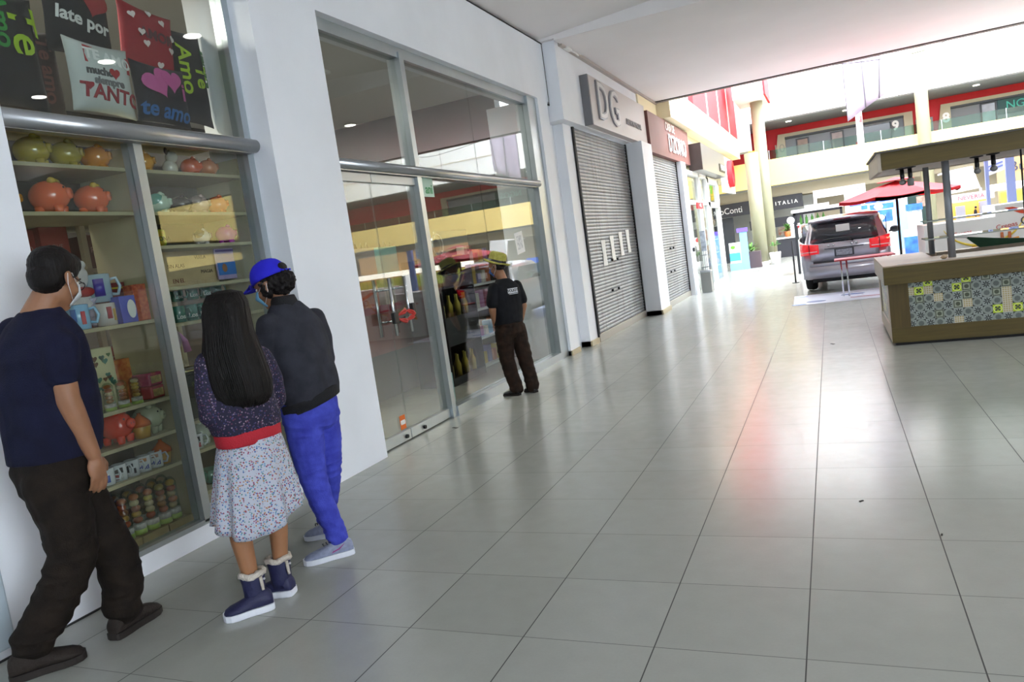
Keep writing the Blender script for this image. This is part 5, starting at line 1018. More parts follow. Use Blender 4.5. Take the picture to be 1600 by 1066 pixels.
def hand(b, w, d, n, side=1, curl=.5, s=1.0, spread=.0, fist=False):
    w, d, n = Vector(w), Vector(d).normalized(), Vector(n).normalized(); n = (n - d * n.dot(d)).normalized(); l = d.cross(n) * side
    R = Matrix((d, l, n)).transposed()
    b.ell(w + d * .048 * s, (.054 * s, .040 * s, .017 * s), R, 16, 10); cap(b, w - d * .02, .024 * s, w + d * .03 * s, .024 * s)
    for i, (o, L) in enumerate(((.029, .066), (.010, .075), (-.010, .070), (-.028, .054))):
        p = w + (d * .085 + l * o) * s; a = curl * (.7 + .12 * i); r = .0088 * s
        for q, seg_ in enumerate((.46, .32, .24)):
            dd = (d * math.cos(a) + n * math.sin(a) + l * o * spread * 6).normalized(); p2 = p + dd * L * seg_ * s; cap(b, p, r, p2, r * .92, 10); p = p2; r *= .92; a += curl * (.8 - .1 * q)
    p = w + (d * .022 + l * .030 + n * .006) * s; q = p + (d * .6 + l * .62 + n * .35).normalized() * .036 * s; r_ = q + (d * .85 + l * .2 + n * .4).normalized() * .030 * s
    cap(b, p, .014 * s, q, .0105 * s, 10); cap(b, q, .0105 * s, r_, .0085 * s, 10)
def folds(amp, sx=9, sz=22, seed=0.0, damp=None):
    def f(co, n):
        k = noise.noise(Vector((co.x * sx + seed, co.y * sx, co.z * sz))) * .6 + noise.noise(Vector((co.x * sx * 2.3 + seed, co.y * sx * 2.3, co.z * sz * 1.7))) * .4
        a = amp * (damp(co) if damp else 1); return n * (k * a)
    return f
def person(P0, r, label):
    return dict(loc=(P0[0], P0[1], 0), rz=math.atan2(r[1], r[0]), label=label)
def place(o, D): o.location = D['loc']; o.rotation_euler = (0, 0, D['rz']); tag(o, D['label'], 'person'); return o
def shoe(par, heel, toe, up, so, w=1.0, h=1.0, lift=0.0, name='shoe', sole_h=.022, label=None, laces=None, pitch=0.0):
    hx, tx = Vector((heel[0], heel[1], 0)), Vector((toe[0], toe[1], 0)); d = tx - hx; L = d.length; a = math.atan2(d.y, d.x)
    M = Matrix.Translation(hx + Vector((0, 0, lift))) @ Matrix.Rotation(a, 4, 'Z') @ Matrix.Rotation(pitch, 4, 'Y')
    prof = [(0.0, .018, .055, .0), (.02, .028, .072, 0), (.10, .034, .088, 0), (.25, .037, .092, 0), (.40, .036, .082, 0), (.55, .040, .066, .0), (.70, .046, .056, .0), (.85, .044, .048, 0), (.95, .032, .038, .0), (1.0, .014, .022, .0)]
    R = []
    for t_, hw, top, z0 in prof:
        ring = []
        for k in range(16):
            an = 2 * PI * k / 16; c, s = math.cos(an), math.sin(an); zz = sole_h * .6 + (top * h - sole_h * .6) * (.5 + .5 * s)
            ring.append(M @ Vector((t_ * L, hw * w * (abs(c) ** .7) * (1 if c > 0 else -1) * (1 - .25 * max(0, s)), zz)))
        R.append(ring)
    b = MB(); b.loft(R); o = b.build(name, up, par, label=label)
    S_ = []
    for zz, k_ in ((0.0, .96), (.004, 1.03), (sole_h, 1.05)):
        ring = []
        pts = [(t_ * L, hw * w * 1.02) for t_, hw, *_ in prof]
        full = [(x, y) for x, y in pts] + [(x, -y) for x, y in reversed(pts)]
        for x, y in full: ring.append(M @ Vector(((x - L / 2) * (1 + .02 * (k_ > 1)) * 1.0 + L / 2, y * k_, zz)))
        S_.append(ring)
    b = MB(); b.loft(S_, smooth=False); b.build('sole', so, o)
    if laces:
        b = MB()
        for t_ in (.36, .43, .50, .57): z_ = (.088 - .055 * (t_ - .34)) * h; b.tube([M @ Vector((t_ * L, -.018 * w, z_)), M @ Vector((t_ * L + .006, 0, z_ + .006)), M @ Vector((t_ * L, .018 * w, z_))], .0028, 6)
        b.build('laces', laces, o)
    return o, M, L
SKIN = mat('brown_skin', '96694c', .5, var=.06, vscale=12); SKIN2 = mat('light_brown_skin', 'a0704e', .5, var=.05, vscale=12)
for _s in (SKIN, SKIN2): _s.node_tree.nodes['Principled BSDF'].inputs['Subsurface Weight'].default_value = .05
def hair_mat(name, c, c2, sx=60, sz=3):
    m = mat(name, c, .55, spec=.22); g = NG(m); x, y, z = g.xyz(); v = g.vec(g.m('MULTIPLY', x, sx), g.m('MULTIPLY', y, sx), g.m('MULTIPLY', z, sz)); n = g.noise(v, 1.6, 5)
    g.put(g.b.inputs['Base Color'], g.mix(n, lin(c), lin(c2))); bp = g.nt.nodes.new('ShaderNodeBump'); bp.inputs['Strength'].default_value = .6; bp.inputs['Distance'].default_value = .01; g.nt.links.new(n, bp.inputs['Height']); g.nt.links.new(bp.outputs['Normal'], g.b.inputs['Normal']); return m
HAIR = hair_mat('black_hair', '080606', '1a1513'); HAIRC = hair_mat('black_curly_hair', '080607', '1c1616', 40, 40)
def fabric(name, c, c2=None, rough=.85, sc=180, bump=.25, vs=14): return mat(name, c, rough, bump=bump, bscale=sc, sheen=0, spec=.25, **(dict(col2=c2, vscale=vs) if c2 else {}))
def speckle(name, base, dots, scale=70, cover=.5):
    m = mat(name, base, .85); g = NG(m); t_ = g.nt.nodes.new('ShaderNodeTexCoord'); v = g.nt.nodes.new('ShaderNodeTexVoronoi'); v.inputs['Scale'].default_value = scale; g.nt.links.new(t_.outputs['Object'], v.inputs['Vector'])
    sp = g.nt.nodes.new('ShaderNodeSeparateColor'); g.nt.links.new(v.outputs['Color'], sp.inputs[0]); rnd_ = sp.outputs[0]; c = dots[0]
    col = None
    for i, d_ in enumerate(dots): col = lin(d_) if col is None else g.mix(g.gt(rnd_, i / len(dots)), col, lin(d_))
    mask = g.m('MULTIPLY', g.lt(v.outputs['Distance'], .42), g.lt(sp.outputs[1], cover)); g.put(g.b.inputs['Base Color'], g.mix(mask, lin(base), col)); return m
def mask_on(M, par, c, s=1.0, name='face_mask'):
    b = MB(); R3 = M.to_3x3(); rings = []
    for j in range(7):
        z = -.008 - .092 * j / 6; ring = []
        bulge = .118 - .012 * abs(j - 2)
        for i in range(9):
            a = -1.15 + 2.3 * i / 8; q = .060 + (.0) ; x = .03 + (bulge - .03) * math.cos(a) ** .8; y = .067 * math.sin(a) * (1 - .04 * j)
            ring.append((x, y, z))
        ring += [(x - .004, y * .97, z) for x, y, z in reversed(ring)]
        rings.append([M @ (Vector(p) * s) for p in ring])
    b.loft(rings); o = b.build(name, mat('mask_' + c, c, .8), par)
    for sy in (-1, 1): MB().tube([M @ (Vector((.058, sy * .058, -.014)) * s), M @ (Vector((.0, sy * .082, .018)) * s), M @ (Vector((-.024, sy * .086, .008)) * s), M @ (Vector((-.012, sy * .084, -.034)) * s), M @ (Vector((.05, sy * .056, -.085)) * s)], .0016, 5).build('ear_loop', mat('ear_loop_white', 'e0e0e0', .7), o)
    return o

# ---- man in the navy shirt, walking past at the far left
D = person((-3.22, 2.12), (.55, .835), 'man in navy t-shirt and dark trousers striding past the gift window, head bent to it')
yw = .62
M = headM(Vector((.165, .0, 1.665)), .72, .42, 0)
b = MB(); head(b, M, 1.06); chain(b, ((.06, 0, 1.50), .068), ((.125, 0, 1.60), .062))
torso(b, yw, [(.03, 0, .86, .14, .11), (.04, 0, 1.1, .15, .12), (.05, 0, 1.3, .16, .11), (.065, 0, 1.42, .13, .07), (.07, 0, 1.52, .07, .06)])
chain(b, ((.11, -.10, 1.43), .045), ((.112, -.185, 1.28), .050), ((.112, -.19, 1.15), .049), ((.125, -.185, 1.08), .047), ((.163, -.165, .895), .031)); hand(b, (.165, -.163, .885), (.02, .0, -1), (-.5, .8, 0), 1, .38, 1.1)
chain(b, ((-.03, .14, 1.43), .045), ((-.11, .17, 1.16), .049), ((-.115, .10, .95), .031)); hand(b, (-.115, .095, .935), (.05, -.1, -1), (.9, .2, 0), -1, .45, 1.0)
chain(b, ((-.01, -.06, .84), .09), ((.01, -.05, .47), .055), ((-.18, -.05, .14), .04)); chain(b, ((.06, .05, .84), .09), ((.15, .04, .45), .055), ((.17, .05, .13), .04))
o1 = place(blob('person', b, .0058, SKIN, None, 3), D)
face_parts(M, o1, 1.06)
b = MB(); R3 = M.to_3x3(); b.ell(M @ Vector((-.022, 0, .052)), (.108, .090, .092), R3, 20, 14); b.ell(M @ Vector((-.045, 0, .0)), (.075, .080, .085), R3, 20, 14); b.ell(M @ Vector((.03, 0, .088)), (.07, .068, .05), R3, 16, 10)
blob('hair', b, .005, HAIR, o1, 3, lambda co, n: n * (noise.noise(co * 30) * .003 + noise.noise(co * 120) * .0022))
gl = MB()
for sy in (-1, 1):
    c0 = Vector((.103, sy * .034, .000)); gl.tube([M @ (c0 + Vector((-.004 * abs(math.cos(a)), .026 * math.cos(a), .018 * math.sin(a)))) for a in [k * PI / 9 for k in range(18)]], .002, 6, closed=True); gl.tube([M @ Vector((.098, sy * .06, .004)), M @ Vector((.0, sy * .086, .008))], .002, 6)
gl.tube([M @ Vector((.104, -.008, .004)), M @ Vector((.104, .008, .004))], .002, 6); gl.build('glasses', BLACK, o1)
mask_on(M, o1, 'c8ccd0', 1.06)
NAVYT = fabric('navy_jersey', '121328', '161831')
b = MB(); torso(b, yw, [(.025, 0, .895, .192, .16), (.03, 0, .93, .20, .165), (.045, 0, 1.05, .205, .18), (.048, 0, 1.2, .21, .175), (.052, 0, 1.34, .215, .155), (.062, 0, 1.43, .205, .12), (.07, 0, 1.49, .155, .095), (.082, 0, 1.545, .082, .075)])
chain(b, ((.105, -.095, 1.455), .066), ((.122, -.150, 1.385), .074), ((.112, -.180, 1.30), .074), ((.112, -.185, 1.27), .074)); chain(b, ((-.02, .14, 1.455), .075), ((-.06, .18, 1.38), .083), ((-.10, .19, 1.28), .078))
def sh1(co, n):
    k = noise.noise(Vector((co.x * 5 + co.z * 4, co.y * 5, co.z * 7))) * .010 + noise.noise(Vector((co.x * 14 - co.z * 9, co.y * 12, co.z * 9))) * .005
    return n * k
blob('t_shirt', b, .0075, NAVYT, o1, 3, sh1)
TRO = fabric('dark_brown_trouser_cloth', '17110c', '231b14', sc=160)
b = MB(); torso(b, yw, [(.025, 0, .96, .165, .14), (.02, 0, .86, .178, .152), (.02, 0, .76, .165, .14), (.025, 0, .70, .12, .10)])
chain(b, ((-.005, -.06, .80), .118), ((.02, -.06, .62), .108), ((.015, -.055, .47), .094), ((-.03, -.05, .37), .092), ((-.10, -.05, .26), .086), ((-.16, -.05, .185), .080), ((-.19, -.05, .15), .082))
chain(b, ((.06, .05, .80), .115), ((.11, .05, .62), .10), ((.155, .04, .47), .090), ((.185, .04, .36), .090), ((.18, .05, .22), .082), ((.165, .06, .13), .082))
def tf1(co, n):
    w = 1.0 if co.z < .55 else .45
    r_ = abs(noise.noise(Vector((co.x * 6 + co.z * 3, co.y * 6, co.z * 17)))); return n * ((.5 - r_) * .020 * w + noise.noise(co * 20) * .004)
blob('trousers', b, .0075, TRO, o1, 3, tf1)
SUE = mat('brown_suede', '251c16', .8, bump=.4, bscale=90, var=.15, vscale=20); SOD = mat('dark_rubber_sole', '231c18', .8)
shoe(o1, (-.30, -.05), (-.015, -.055), SUE, SOD, 1.25, 1.35, 0, 'boot', .032); shoe(o1, (.10, .01), (.315, .20), SUE, SOD, 1.2, 1.35, 0, 'boot', .032)

# ---- girl with the long black hair
D = person((-2.64, 2.66), (.71, .704), 'girl with long black hair, floral jacket and printed skirt looking into the gift window')
yw = 2.05; M = headM(Vector((.035, .02, 1.39)), 2.25, .22)
b = MB(); head(b, M, .94); chain(b, ((.035, -.01, 1.24), .05), ((.032, .0, 1.32), .046))
torso(b, yw, [(.035, 0, .76, .09, .07), (.03, 0, 1.0, .12, .085), (.035, 0, 1.2, .12, .075), (.035, 0, 1.25, .06, .05)])
chain(b, ((-.09, -.06, 1.2), .04), ((-.10, -.06, .99), .036), ((-.10, .10, .93), .026)); hand(b, (-.10, .11, .93), (0, 1, 0), (1, 0, -.2), 1, .6, .85)
chain(b, ((.16, .06, 1.18), .04), ((.19, .10, .97), .036), ((.10, .20, .93), .026)); hand(b, (.09, .21, .93), (-.4, 1, 0), (-1, -.4, 0), -1, .6, .85)
chain(b, ((-.025, -.03, .78), .06), ((-.075, -.055, .50), .058), ((-.08, -.06, .36), .050), ((-.068, -.065, .16), .036)); chain(b, ((.08, .03, .78), .06), ((.098, .03, .50), .058), ((.093, .03, .34), .047), ((.075, .03, .16), .034))
o2 = place(blob('person', b, .0055, SKIN2, None, 3), D); face_parts(M, o2, .94)
FLJ = speckle('navy_floral_knit', '1e1c34', ('4c4068', '644e68', '3a3a66', '8a7a88', '5a3048'), 110, .6)
b = MB(); torso(b, yw, [(.035, 0, .855, .158, .118), (.03, 0, .90, .166, .124), (.028, 0, 1.0, .162, .12), (.03, 0, 1.12, .162, .112), (.035, 0, 1.2, .15, .10), (.035, 0, 1.26, .09, .07)])
chain(b, ((-.085, -.06, 1.195), .056), ((-.105, -.07, 1.08), .056), ((-.108, -.07, .96), .056), ((-.10, .06, .92), .042)); chain(b, ((.155, .06, 1.175), .056), ((.185, .08, 1.06), .054), ((.19, .10, .96), .054), ((.12, .18, .93), .040))
blob('jacket', b, .007, FLJ, o2, 3, folds(.010, 8, 10))
b = MB(); torso(b, yw, [(.037, 0, .795, .148, .112), (.036, 0, .80, .153, .116), (.035, 0, .86, .156, .118), (.035, 0, .865, .15, .112)]); b.build('red_waistband', mat('red_knit', 'b01c2c', .8, bump=.4, bscale=140), o2)
SKM = speckle('printed_skirt_cotton', 'b4b8c4', ('8a4456', '4a629a', '6c92b4', 'a8805c', '5c807c', '94506c'), 105, .85)
R = []
for j in range(15):
    f = j / 14; ring = []
    for k in range(120):
        a = 2 * PI * k / 120; pl = math.sin(a * 9 + 1.2 * math.sin(a * 2)) * .016 * f + math.sin(a * 17 + .7) * .005 * f
        ru = .145 + (.205 - .145) * f ** .8 + pl; rv = .115 + (.175 - .115) * f ** .8 + pl
        x = .037 - .022 * f + ru * math.cos(a); y = rv * math.sin(a); zb = .40 + .03 * math.cos(a * 2 + .4) + (.035 if math.cos(a) > .3 else 0) * (math.cos(a) - .3)
        ring.append((x, y, .81 + (zb - .81) * f))
    R.append(ring)
inn = [[(p[0] * .985 + .0005, p[1] * .985, p[2]) for p in r_] for r_ in reversed(R)]
b = MB(); b.loft(R + inn, cap=False); b.build('skirt', SKM, o2)
# long hair
hb = [(1.518, .046, .022, .030, .035), (1.503, .044, .020, .075, .082), (1.452, .038, .012, .102, .118), (1.37, .034, -.02, .104, .108), (1.30, .030, -.035, .112, .100), (1.24, .030, -.055, .124, .090), (1.16, .040, -.075, .130, .080), (1.08, .050, -.085, .132, .070), (1.02, .054, -.09, .120, .060), (.985, .056, -.09, .095, .045), (.97, .056, -.09, .06, .025)]
def smooth_rings(tab, n):
    out = []
    for i in range(n + 1):
        f = i / n * (len(tab) - 1); k = min(int(f), len(tab) - 2); t_ = f - k; out.append([a + (c - a) * t_ for a, c in zip(tab[k], tab[k + 1])])
    return out
R = []
for i, (z, u, v, a, c) in enumerate(smooth_rings(hb, 70)):
    ring = []
    for k in range(150):
        t_ = 2 * PI * k / 150; s_ = 1 + .030 * noise.noise(Vector((math.cos(t_) * 9, math.sin(t_) * 9, z * 2.5))) + .045 * noise.noise(Vector((math.cos(t_) * 26, math.sin(t_) * 26, z * 3.0))) * min(1, i / 20)
        x, y = a * math.cos(t_) * s_, c * math.sin(t_) * s_
        dz = (.025 * noise.noise(Vector((k * .35, 1, 5))) if i > 60 else 0)
        # the fall opens towards the face (front side is away from us)
        if z < 1.44 and y > 0: y *= .35 + .2 * (z - 1.0)
        ring.append((u + x * math.cos(.15) - y * math.sin(.15), v + x * math.sin(.15) + y * math.cos(.15), z + dz))
    R.append(ring)
b = MB(); b.loft(R); hr = b.build('hair', HAIR, o2)
rnd = random.Random(5); b = MB()
for i in range(46):
    a = -PI * (.02 + .96 * i / 45); r0 = 1.01; pts = []
    for (z, u, v, aa, c) in smooth_rings(hb[1:], 12): w_ = 1 + rnd.uniform(-.015, .03); x, y = aa * math.cos(a) * w_, c * math.sin(a) * w_; pts.append((u + x, v + x * .15 + y, z - rnd.uniform(0, .004)))
    b.tube(pts, [.004] * 9 + [.0035, .003, .002, .001], 5)
b.build('hair_strands', HAIR, hr, kind='stuff')
NVB = mat('navy_boot_fabric', '22244a', .6, bump=.2, bscale=120); FLE = mat('cream_fleece', 'cfc6ba', .95, bump=1.0, bscale=110); WS = mat('white_rubber_sole', 'dfe2ea', .5)
def boot(par, heel, toe, top, ankle):
    o, Ms, L = shoe(par, heel, toe, NVB, WS, 1.18, 1.2, 0.0, 'boot', .032)
    hx = Vector(ankle); R = []
    for z, r1, r2 in ((.05, .052, .045), (.10, .050, .044), (.14, .052, .047), (top - .02, .056, .052), (top, .052, .048)):
        R.append([(hx.x + r1 * math.cos(2 * PI * k / 22), hx.y + r2 * math.sin(2 * PI * k / 22), z) for k in range(22)])
    MB().loft(R).build('shaft', NVB, o)
    b = MB(); b.tube([(hx.x + .052 * math.cos(2 * PI * k / 24), hx.y + .049 * math.sin(2 * PI * k / 24), top + .004 * math.sin(k)) for k in range(24)], .014, 10, closed=True)
    for v in b.bm.verts: v.co += Vector((noise.noise(v.co * 90), noise.noise(v.co * 90 + Vector((9, 0, 0))), noise.noise(v.co * 90 + Vector((0, 9, 0))))) * .007
    b.build('fleece_cuff', FLE, o)
    MB().tube([(hx.x + .035, hx.y - .045, top - .01), (hx.x + .038, hx.y - .050, top - .075)], [.008, .007], 8).build('fleece_tab', FLE, o)
    MB().ell((hx.x + .05, hx.y - .032, top - .03), (.006, .006, .006), nu=10, nv=6).tube([(hx.x + .03, hx.y - .053, top - .03), (hx.x + .048, hx.y - .034, top - .03)], .0022, 5).build('toggle', mat('toggle_metal', 'c8c8cc', .3, .5), o)
boot(o2, (.012, -.083), (-.215, -.085), .185, (-.062, -.07)); boot(o2, (.115, .005), (-.05, .10), .19, (.066, .03))

# ---- woman with the blue cap
D = person((-2.72, 3.25), (.767, .642), 'woman in royal blue cap, charcoal jacket and bright blue jeans leaning towards the gift window')
yw = 2.35; M = headM(Vector((-.070, .02, 1.515)), 2.65, .30)
b = MB(); head(b, M, .98); chain(b, ((-.02, .0, 1.38), .055), ((-.045, .01, 1.46), .05))
torso(b, yw, [(.02, 0, .84, .13, .10), (.01, 0, 1.1, .13, .095), (0, 0, 1.3, .13, .08), (-.01, 0, 1.38, .06, .05)])
chain(b, ((-.12, -.10, 1.31), .045), ((-.155, -.04, 1.12), .04), ((-.16, .15, 1.08), .028)); hand(b, (-.16, .16, 1.08), (0, 1, 0), (1, 0, 0), 1, .5, .9)
chain(b, ((.125, .10, 1.30), .045), ((.15, .12, 1.08), .04), ((.02, .28, 1.04), .028)); hand(b, (.01, .29, 1.04), (-.5, 1, 0), (-1, -.5, 0), -1, .5, .9)
chain(b, ((-.03, -.06, .80), .08), ((-.03, -.05, .44), .05), ((.045, -.10, .08), .034)); chain(b, ((.07, .06, .80), .08), ((.06, .07, .42), .05), ((-.01, .25, .10), .034))
o3 = place(blob('person', b, .0055, SKIN, None, 3), D); face_parts(M, o3, .98); mask_on(M, o3, '6aa4c8', .98)
JK = fabric('charcoal_fleece', '2b2c33', '35363f', sc=220)
b = MB(); torso(b, yw, [(.032, 0, .875, .160, .135), (.030, 0, .93, .168, .142), (.022, 0, 1.05, .172, .142), (.012, 0, 1.18, .178, .132), (.004, 0, 1.29, .170, .115), (-.006, 0, 1.36, .12, .09), (-.014, 0, 1.41, .075, .068)])
chain(b, ((-.115, -.10, 1.315), .062), ((-.140, -.09, 1.22), .060), ((-.150, -.05, 1.11), .058), ((-.16, .12, 1.08), .044)); chain(b, ((.12, .095, 1.30), .064), ((.145, .10, 1.18), .060), ((.145, .12, 1.07), .060), ((.03, .26, 1.04), .044))
def jf(co, n):
    return n * (noise.noise(Vector((co.x * 12, co.y * 12, co.z * 3.0))) * .011 + noise.noise(Vector((co.x * 7, co.y * 7, co.z * 9))) * .007)
jk = blob('jacket', b, .0075, JK, o3, 3, jf)
BLKR = mat('black_ribbing', '121216', .85, bump=.6, bscale=160)
b = MB(); f_ = Vector((math.cos(yw), math.sin(yw), 0)); l_ = Vector((-math.sin(yw), math.cos(yw), 0)); R = []
for z, g_ in ((.835, 1.0), (.838, 1.08), (.895, 1.10), (.902, 1.05)):
    R.append([Vector((.032, 0, z)) + l_ * (.158 * g_ * math.cos(2 * PI * k / 40)) + f_ * (.136 * g_ * math.sin(2 * PI * k / 40)) + Vector((0, 0, .28 * (.158 * math.cos(2 * PI * k / 40) * l_.x + .136 * math.sin(2 * PI * k / 40) * f_.x))) for k in range(40)])
b.loft(R); b.build('hem_band', BLKR, jk); b = MB(); torso(b, yw, [(-.014, 0, 1.39, .078, .072), (-.018, .0, 1.415, .07, .065), (-.024, .005, 1.45, .062, .060), (-.025, .005, 1.452, .055, .053)]); b.build('collar', BLKR, jk)
JN = fabric('bright_blue_denim', '3a40a6', '4a54c2', sc=240, bump=.3)
b = MB(); torso(b, yw, [(.025, 0, .90, .135, .115), (.02, 0, .84, .155, .132), (.02, 0, .76, .155, .135), (.02, 0, .70, .11, .10)])
chain(b, ((-.028, -.06, .77), .103), ((-.03, -.055, .60), .092), ((-.028, -.05, .46), .074), ((-.008, -.065, .32), .066), ((.030, -.09, .18), .057), ((.045, -.10, .10), .056))
chain(b, ((.072, .06, .77), .100), ((.075, .06, .60), .086), ((.065, .07, .44), .068), ((.040, .14, .28), .060), ((.0, .23, .13), .052))
def jn(co, n):
    w = 1.2 if (co.z < .22 or .38 < co.z < .5 or co.z > .68) else .6
    return n * ((.35 - abs(noise.noise(Vector((co.x * 9 + co.z * 6, co.y * 9, co.z * 22))))) * .012 * w)
blob('jeans', b, .006, JN, o3, 3, jn)
GS = mat('grey_mesh_trainer', '8d94ac', .7, var=.12, vscale=50, bump=.4, bscale=200); shoe(o3, (.120, -.115), (-.150, -.130), GS, WS, 1.05, 1.12, 0, 'trainer', .030, laces=mat('dark_laces', '22242e', .8))
o_, M_, L_ = shoe(o3, (.045, .235), (-.135, .30), GS, WS, 1.0, 1.1, 0, 'trainer', .028, laces=mat('dark_laces'))
sw = MB(); sw.prism([(-.01, .036), (.045, .052), (.075, .078), (.04, .058), (-.0, .046)], 'y', -.159, -.153); sw.build('magenta_stripe', mat('magenta_print', '9a3c80', .6), o3)
b = MB(); R3 = M.to_3x3(); b.ell(M @ Vector((-.045, 0, .0)), (.078, .084, .082), R3, 20, 14); b.ell(M @ Vector((-.085, 0, -.005)), (.052, .070, .06), R3, 16, 12); b.ell(M @ Vector((-.02, .0, .03)), (.085, .082, .06), R3, 16, 12); b.ell(M @ Vector((.0, .07, -.02)), (.03, .018, .05), R3, 12, 8); b.ell(M @ Vector((.0, -.07, -.02)), (.03, .018, .05), R3, 12, 8)
for v in b.bm.verts: pass
blob('hair', b, .005, HAIRC, o3, 1, lambda co, n: n * (noise.noise(co * 48) * .016 + noise.noise(co * 120) * .006))
CAPM = fabric('royal_blue_cap_cloth', '2a28c4', '302ed0', sc=260)
R = []
for j in range(9):
    f = j / 8; an = f * PI / 2 * .97; R.append([M @ (Vector((-.012 + .108 * math.cos(an) ** .75 * math.cos(2 * PI * k / 30), .091 * math.cos(an) ** .75 * math.sin(2 * PI * k / 30), .035 + .105 * math.sin(an)))) for k in range(30)])
inn = [[v + (M @ Vector((-.012, 0, .03)) - v) * .04 for v in r_] for r_ in reversed(R)]
b = MB(); b.loft(R, cap=True); cp = b.build('cap', CAPM, o3)
R = []
for i in range(9):
    f = -1 + 2 * i / 8; y = .078 * f; x0 = .075 + .02 * (1 - f * f); x1 = .075 + .095 * (1 - abs(f) ** 2.4)
    R.append([M @ Vector(p) for p in ((x0, y, .044), (x1 + .004, y, .026 - .012 * f * f), (x1 + .004, y, .021 - .012 * f * f), (x0, y, .038))])
b = MB(); b.loft(R); b.build('peak', CAPM, cp)
b = MB(); R = []
b.ell(M @ Vector((-.105, 0, .062)), (.018, .042, .026), M.to_3x3() , 14, 10); b.build('hair_tuft_opening', HAIRC, cp)
MB().tube([M @ Vector((-.118 + .0 * a, .045 * math.cos(a), .04 + .0 * a)) for a in [PI - k * PI / 8 for k in range(9)]], .006, 6).build('strap', CAPM, cp)
MB().ell(M @ Vector((-.012, 0, .141)), (.008, .008, .005), nu=10, nv=6).build('button', CAPM, cp)

# ---- man with the straw hat at the second window
D = person((-3.28, 7.45), (.915, .403), 'man with straw hat, black t-shirt and brown trousers peering through the second window')
yw = 2.30; M = headM(Vector((-.062, .02, 1.42)), 2.75, .22)
b = MB(); head(b, M, .96); chain(b, ((-.02, .0, 1.25), .058), ((-.04, .01, 1.34), .054))
torso(b, yw, [(-.02, 0, .80, .12, .09), (-.02, 0, 1.0, .13, .09), (-.01, 0, 1.18, .13, .08), (-.01, 0, 1.25, .06, .05)])
chain(b, ((-.13, -.11, 1.18), .046), ((-.172, -.13, .965), .042), ((-.162, -.06, .80), .030)); hand(b, (-.160, -.055, .79), (.1, .25, -1), (1, .3, .2), 1, .5, .9)
chain(b, ((.125, .10, 1.17), .046), ((.165, .08, .95), .040), ((.12, .12, .80), .030)); hand(b, (.115, .125, .79), (-.2, .3, -1), (-1, .3, 0), -1, .5, .9)
chain(b, ((-.09, -.04, .74), .08), ((-.11, -.03, .40), .05), ((-.04, -.05, .07), .036)); chain(b, ((.05, .04, .74), .08), ((.11, .0, .38), .05), ((.14, -.01, .07), .036))
o4 = place(blob('person', b, .006, SKIN, None, 3), D); face_parts(M, o4, .96); mask_on(M, o4, '3c5c98', .96)
b = MB(); R3 = M.to_3x3(); b.ell(M @ Vector((-.03, 0, .01)), (.086, .078, .07), R3, 18, 12); blob('hair', b, .006, HAIR, o4, 2, lambda co, n: n * noise.noise(co * 60) * .004)
b = MB(); torso(b, yw, [(-.025, 0, .79, .175, .135), (-.022, 0, .86, .182, .138), (-.018, 0, 1.0, .185, .130), (-.012, 0, 1.12, .188, .122), (-.008, 0, 1.19, .175, .102), (-.012, 0, 1.24, .12, .08), (-.02, 0, 1.28, .068, .064)])
chain(b, ((-.125, -.105, 1.19), .062), ((-.155, -.125, 1.10), .066), ((-.165, -.13, 1.035), .066)); chain(b, ((.12, .095, 1.18), .062), ((.145, .095, 1.09), .064), ((.155, .09, 1.02), .064))
ts = blob('t_shirt', b, .0075, fabric('black_jersey', '0f1014', '14151a'), o4, 3, folds(.010, 7, 9, 4.0))
def onback(u, z): return Vector((u, 0, z))
Mt = Matrix.Translation((.055, -.105, 1.135)) @ Matrix.Rotation(yw - PI - .35 - PI / 2 + PI / 2 + .62, 4, 'Z')
Mt = Matrix.Translation((.070, -.098, 1.14)) @ Matrix(((math.cos(.55), 0, math.sin(.55), 0), (math.sin(.55), 0, -math.cos(.55), 0), (0, 1, 0, 0), (0, 0, 0, 1)))
pb = MB(); pb.box(-.062, .062, -.026, .026, -.001, .003, M=Mt); pb.box(-.05, .062, -.038, -.033, -.001, .003, M=Mt); pb.build('back_print', mat('white_print', 'd8dade', .7), ts)
text_mesh('print_letters', 'VOLKEY', .044, mat('black_print', '16161a', .7), ts, Mt @ Matrix.Translation((0, 0, .004)), .001, .001, .8)
b = MB(); torso(b, yw, [(-.028, 0, .85, .160, .125), (-.025, 0, .78, .170, .132), (-.02, 0, .68, .160, .125), (-.015, 0, .63, .11, .09)])
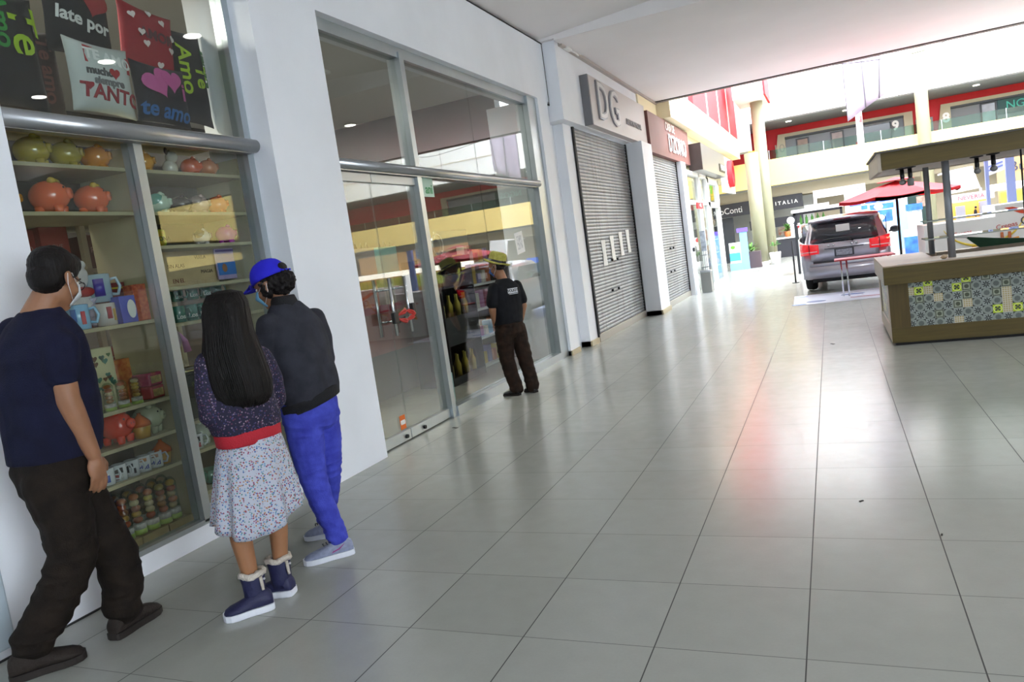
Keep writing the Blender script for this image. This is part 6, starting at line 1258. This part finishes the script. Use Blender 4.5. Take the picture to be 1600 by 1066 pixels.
chain(b, ((-.085, -.05, .71), .105), ((-.095, -.04, .55), .094), ((-.095, -.04, .40), .084), ((-.065, -.05, .22), .078), ((-.035, -.06, .075), .076)); chain(b, ((.055, .045, .71), .105), ((.08, .03, .55), .092), ((.10, .0, .40), .082), ((.125, -.015, .22), .078), ((.140, -.02, .075), .078))
blob('trousers', b, .0075, fabric('brown_trouser_cloth', '1e140e', '2e1e14', sc=160), o4, 3, folds(.012, 9, 20, 2.0))
BS = mat('black_leather_shoe', '18161a', .4); shoe(o4, (-.005, -.10), (-.185, .0), BS, SOD, 1.0, 1.0, 0, 'shoe', .018); shoe(o4, (.175, -.07), (.06, .08), BS, SOD, 1.0, 1.0, 0, 'shoe', .018)
STR = mat('straw_weave', 'a09a3c', .75, bump=.7, bscale=170, col2='bcb660', vscale=30)
Hm = Matrix.Translation((-.060, .02, 1.455)) @ Matrix.Rotation(.36, 4, 'Y') @ Matrix.Rotation(2.75, 4, 'Z')
R = []
for rr_, z, sq in ((.140, .010, 0), (.143, .003, 0), (.137, -.005, 0), (.118, -.004, 0), (.098, .004, 0), (.092, .03, 0), (.092, .06, 0), (.088, .100, 0), (.074, .122, 1), (.048, .118, 1), (.015, .106, 1)):
    R.append([Hm @ Vector((rr_ * 1.08 * math.cos(2 * PI * k / 36), rr_ * .88 * math.sin(2 * PI * k / 36) * (.8 if sq else 1), z + (.010 * math.cos(4 * PI * k / 36) if rr_ > .13 else 0) + (-.012 * (1 - abs(math.sin(2 * PI * k / 36))) if sq else 0))) for k in range(36)])
b = MB(); b.loft(R); ht = b.build('straw_hat', STR, o4)
b = MB(); b.loft([[Hm @ Vector((q * 1.08 * math.cos(2 * PI * k / 36), q * .88 * math.sin(2 * PI * k / 36), z)) for k in range(36)] for q, z in ((.1, .006), (.1, .008), (.0955, .030), (.093, .031))]); b.build('hat_band', BLACK, ht)
for a in (-.15, .15): MB().ell(Hm @ Vector((.09 * 1.08 * math.cos(-1.35 + a), .09 * .88 * math.sin(-1.35 + a), .065)), (.005, .005, .005), nu=8, nv=6).build('eyelet', BLACK, ht)
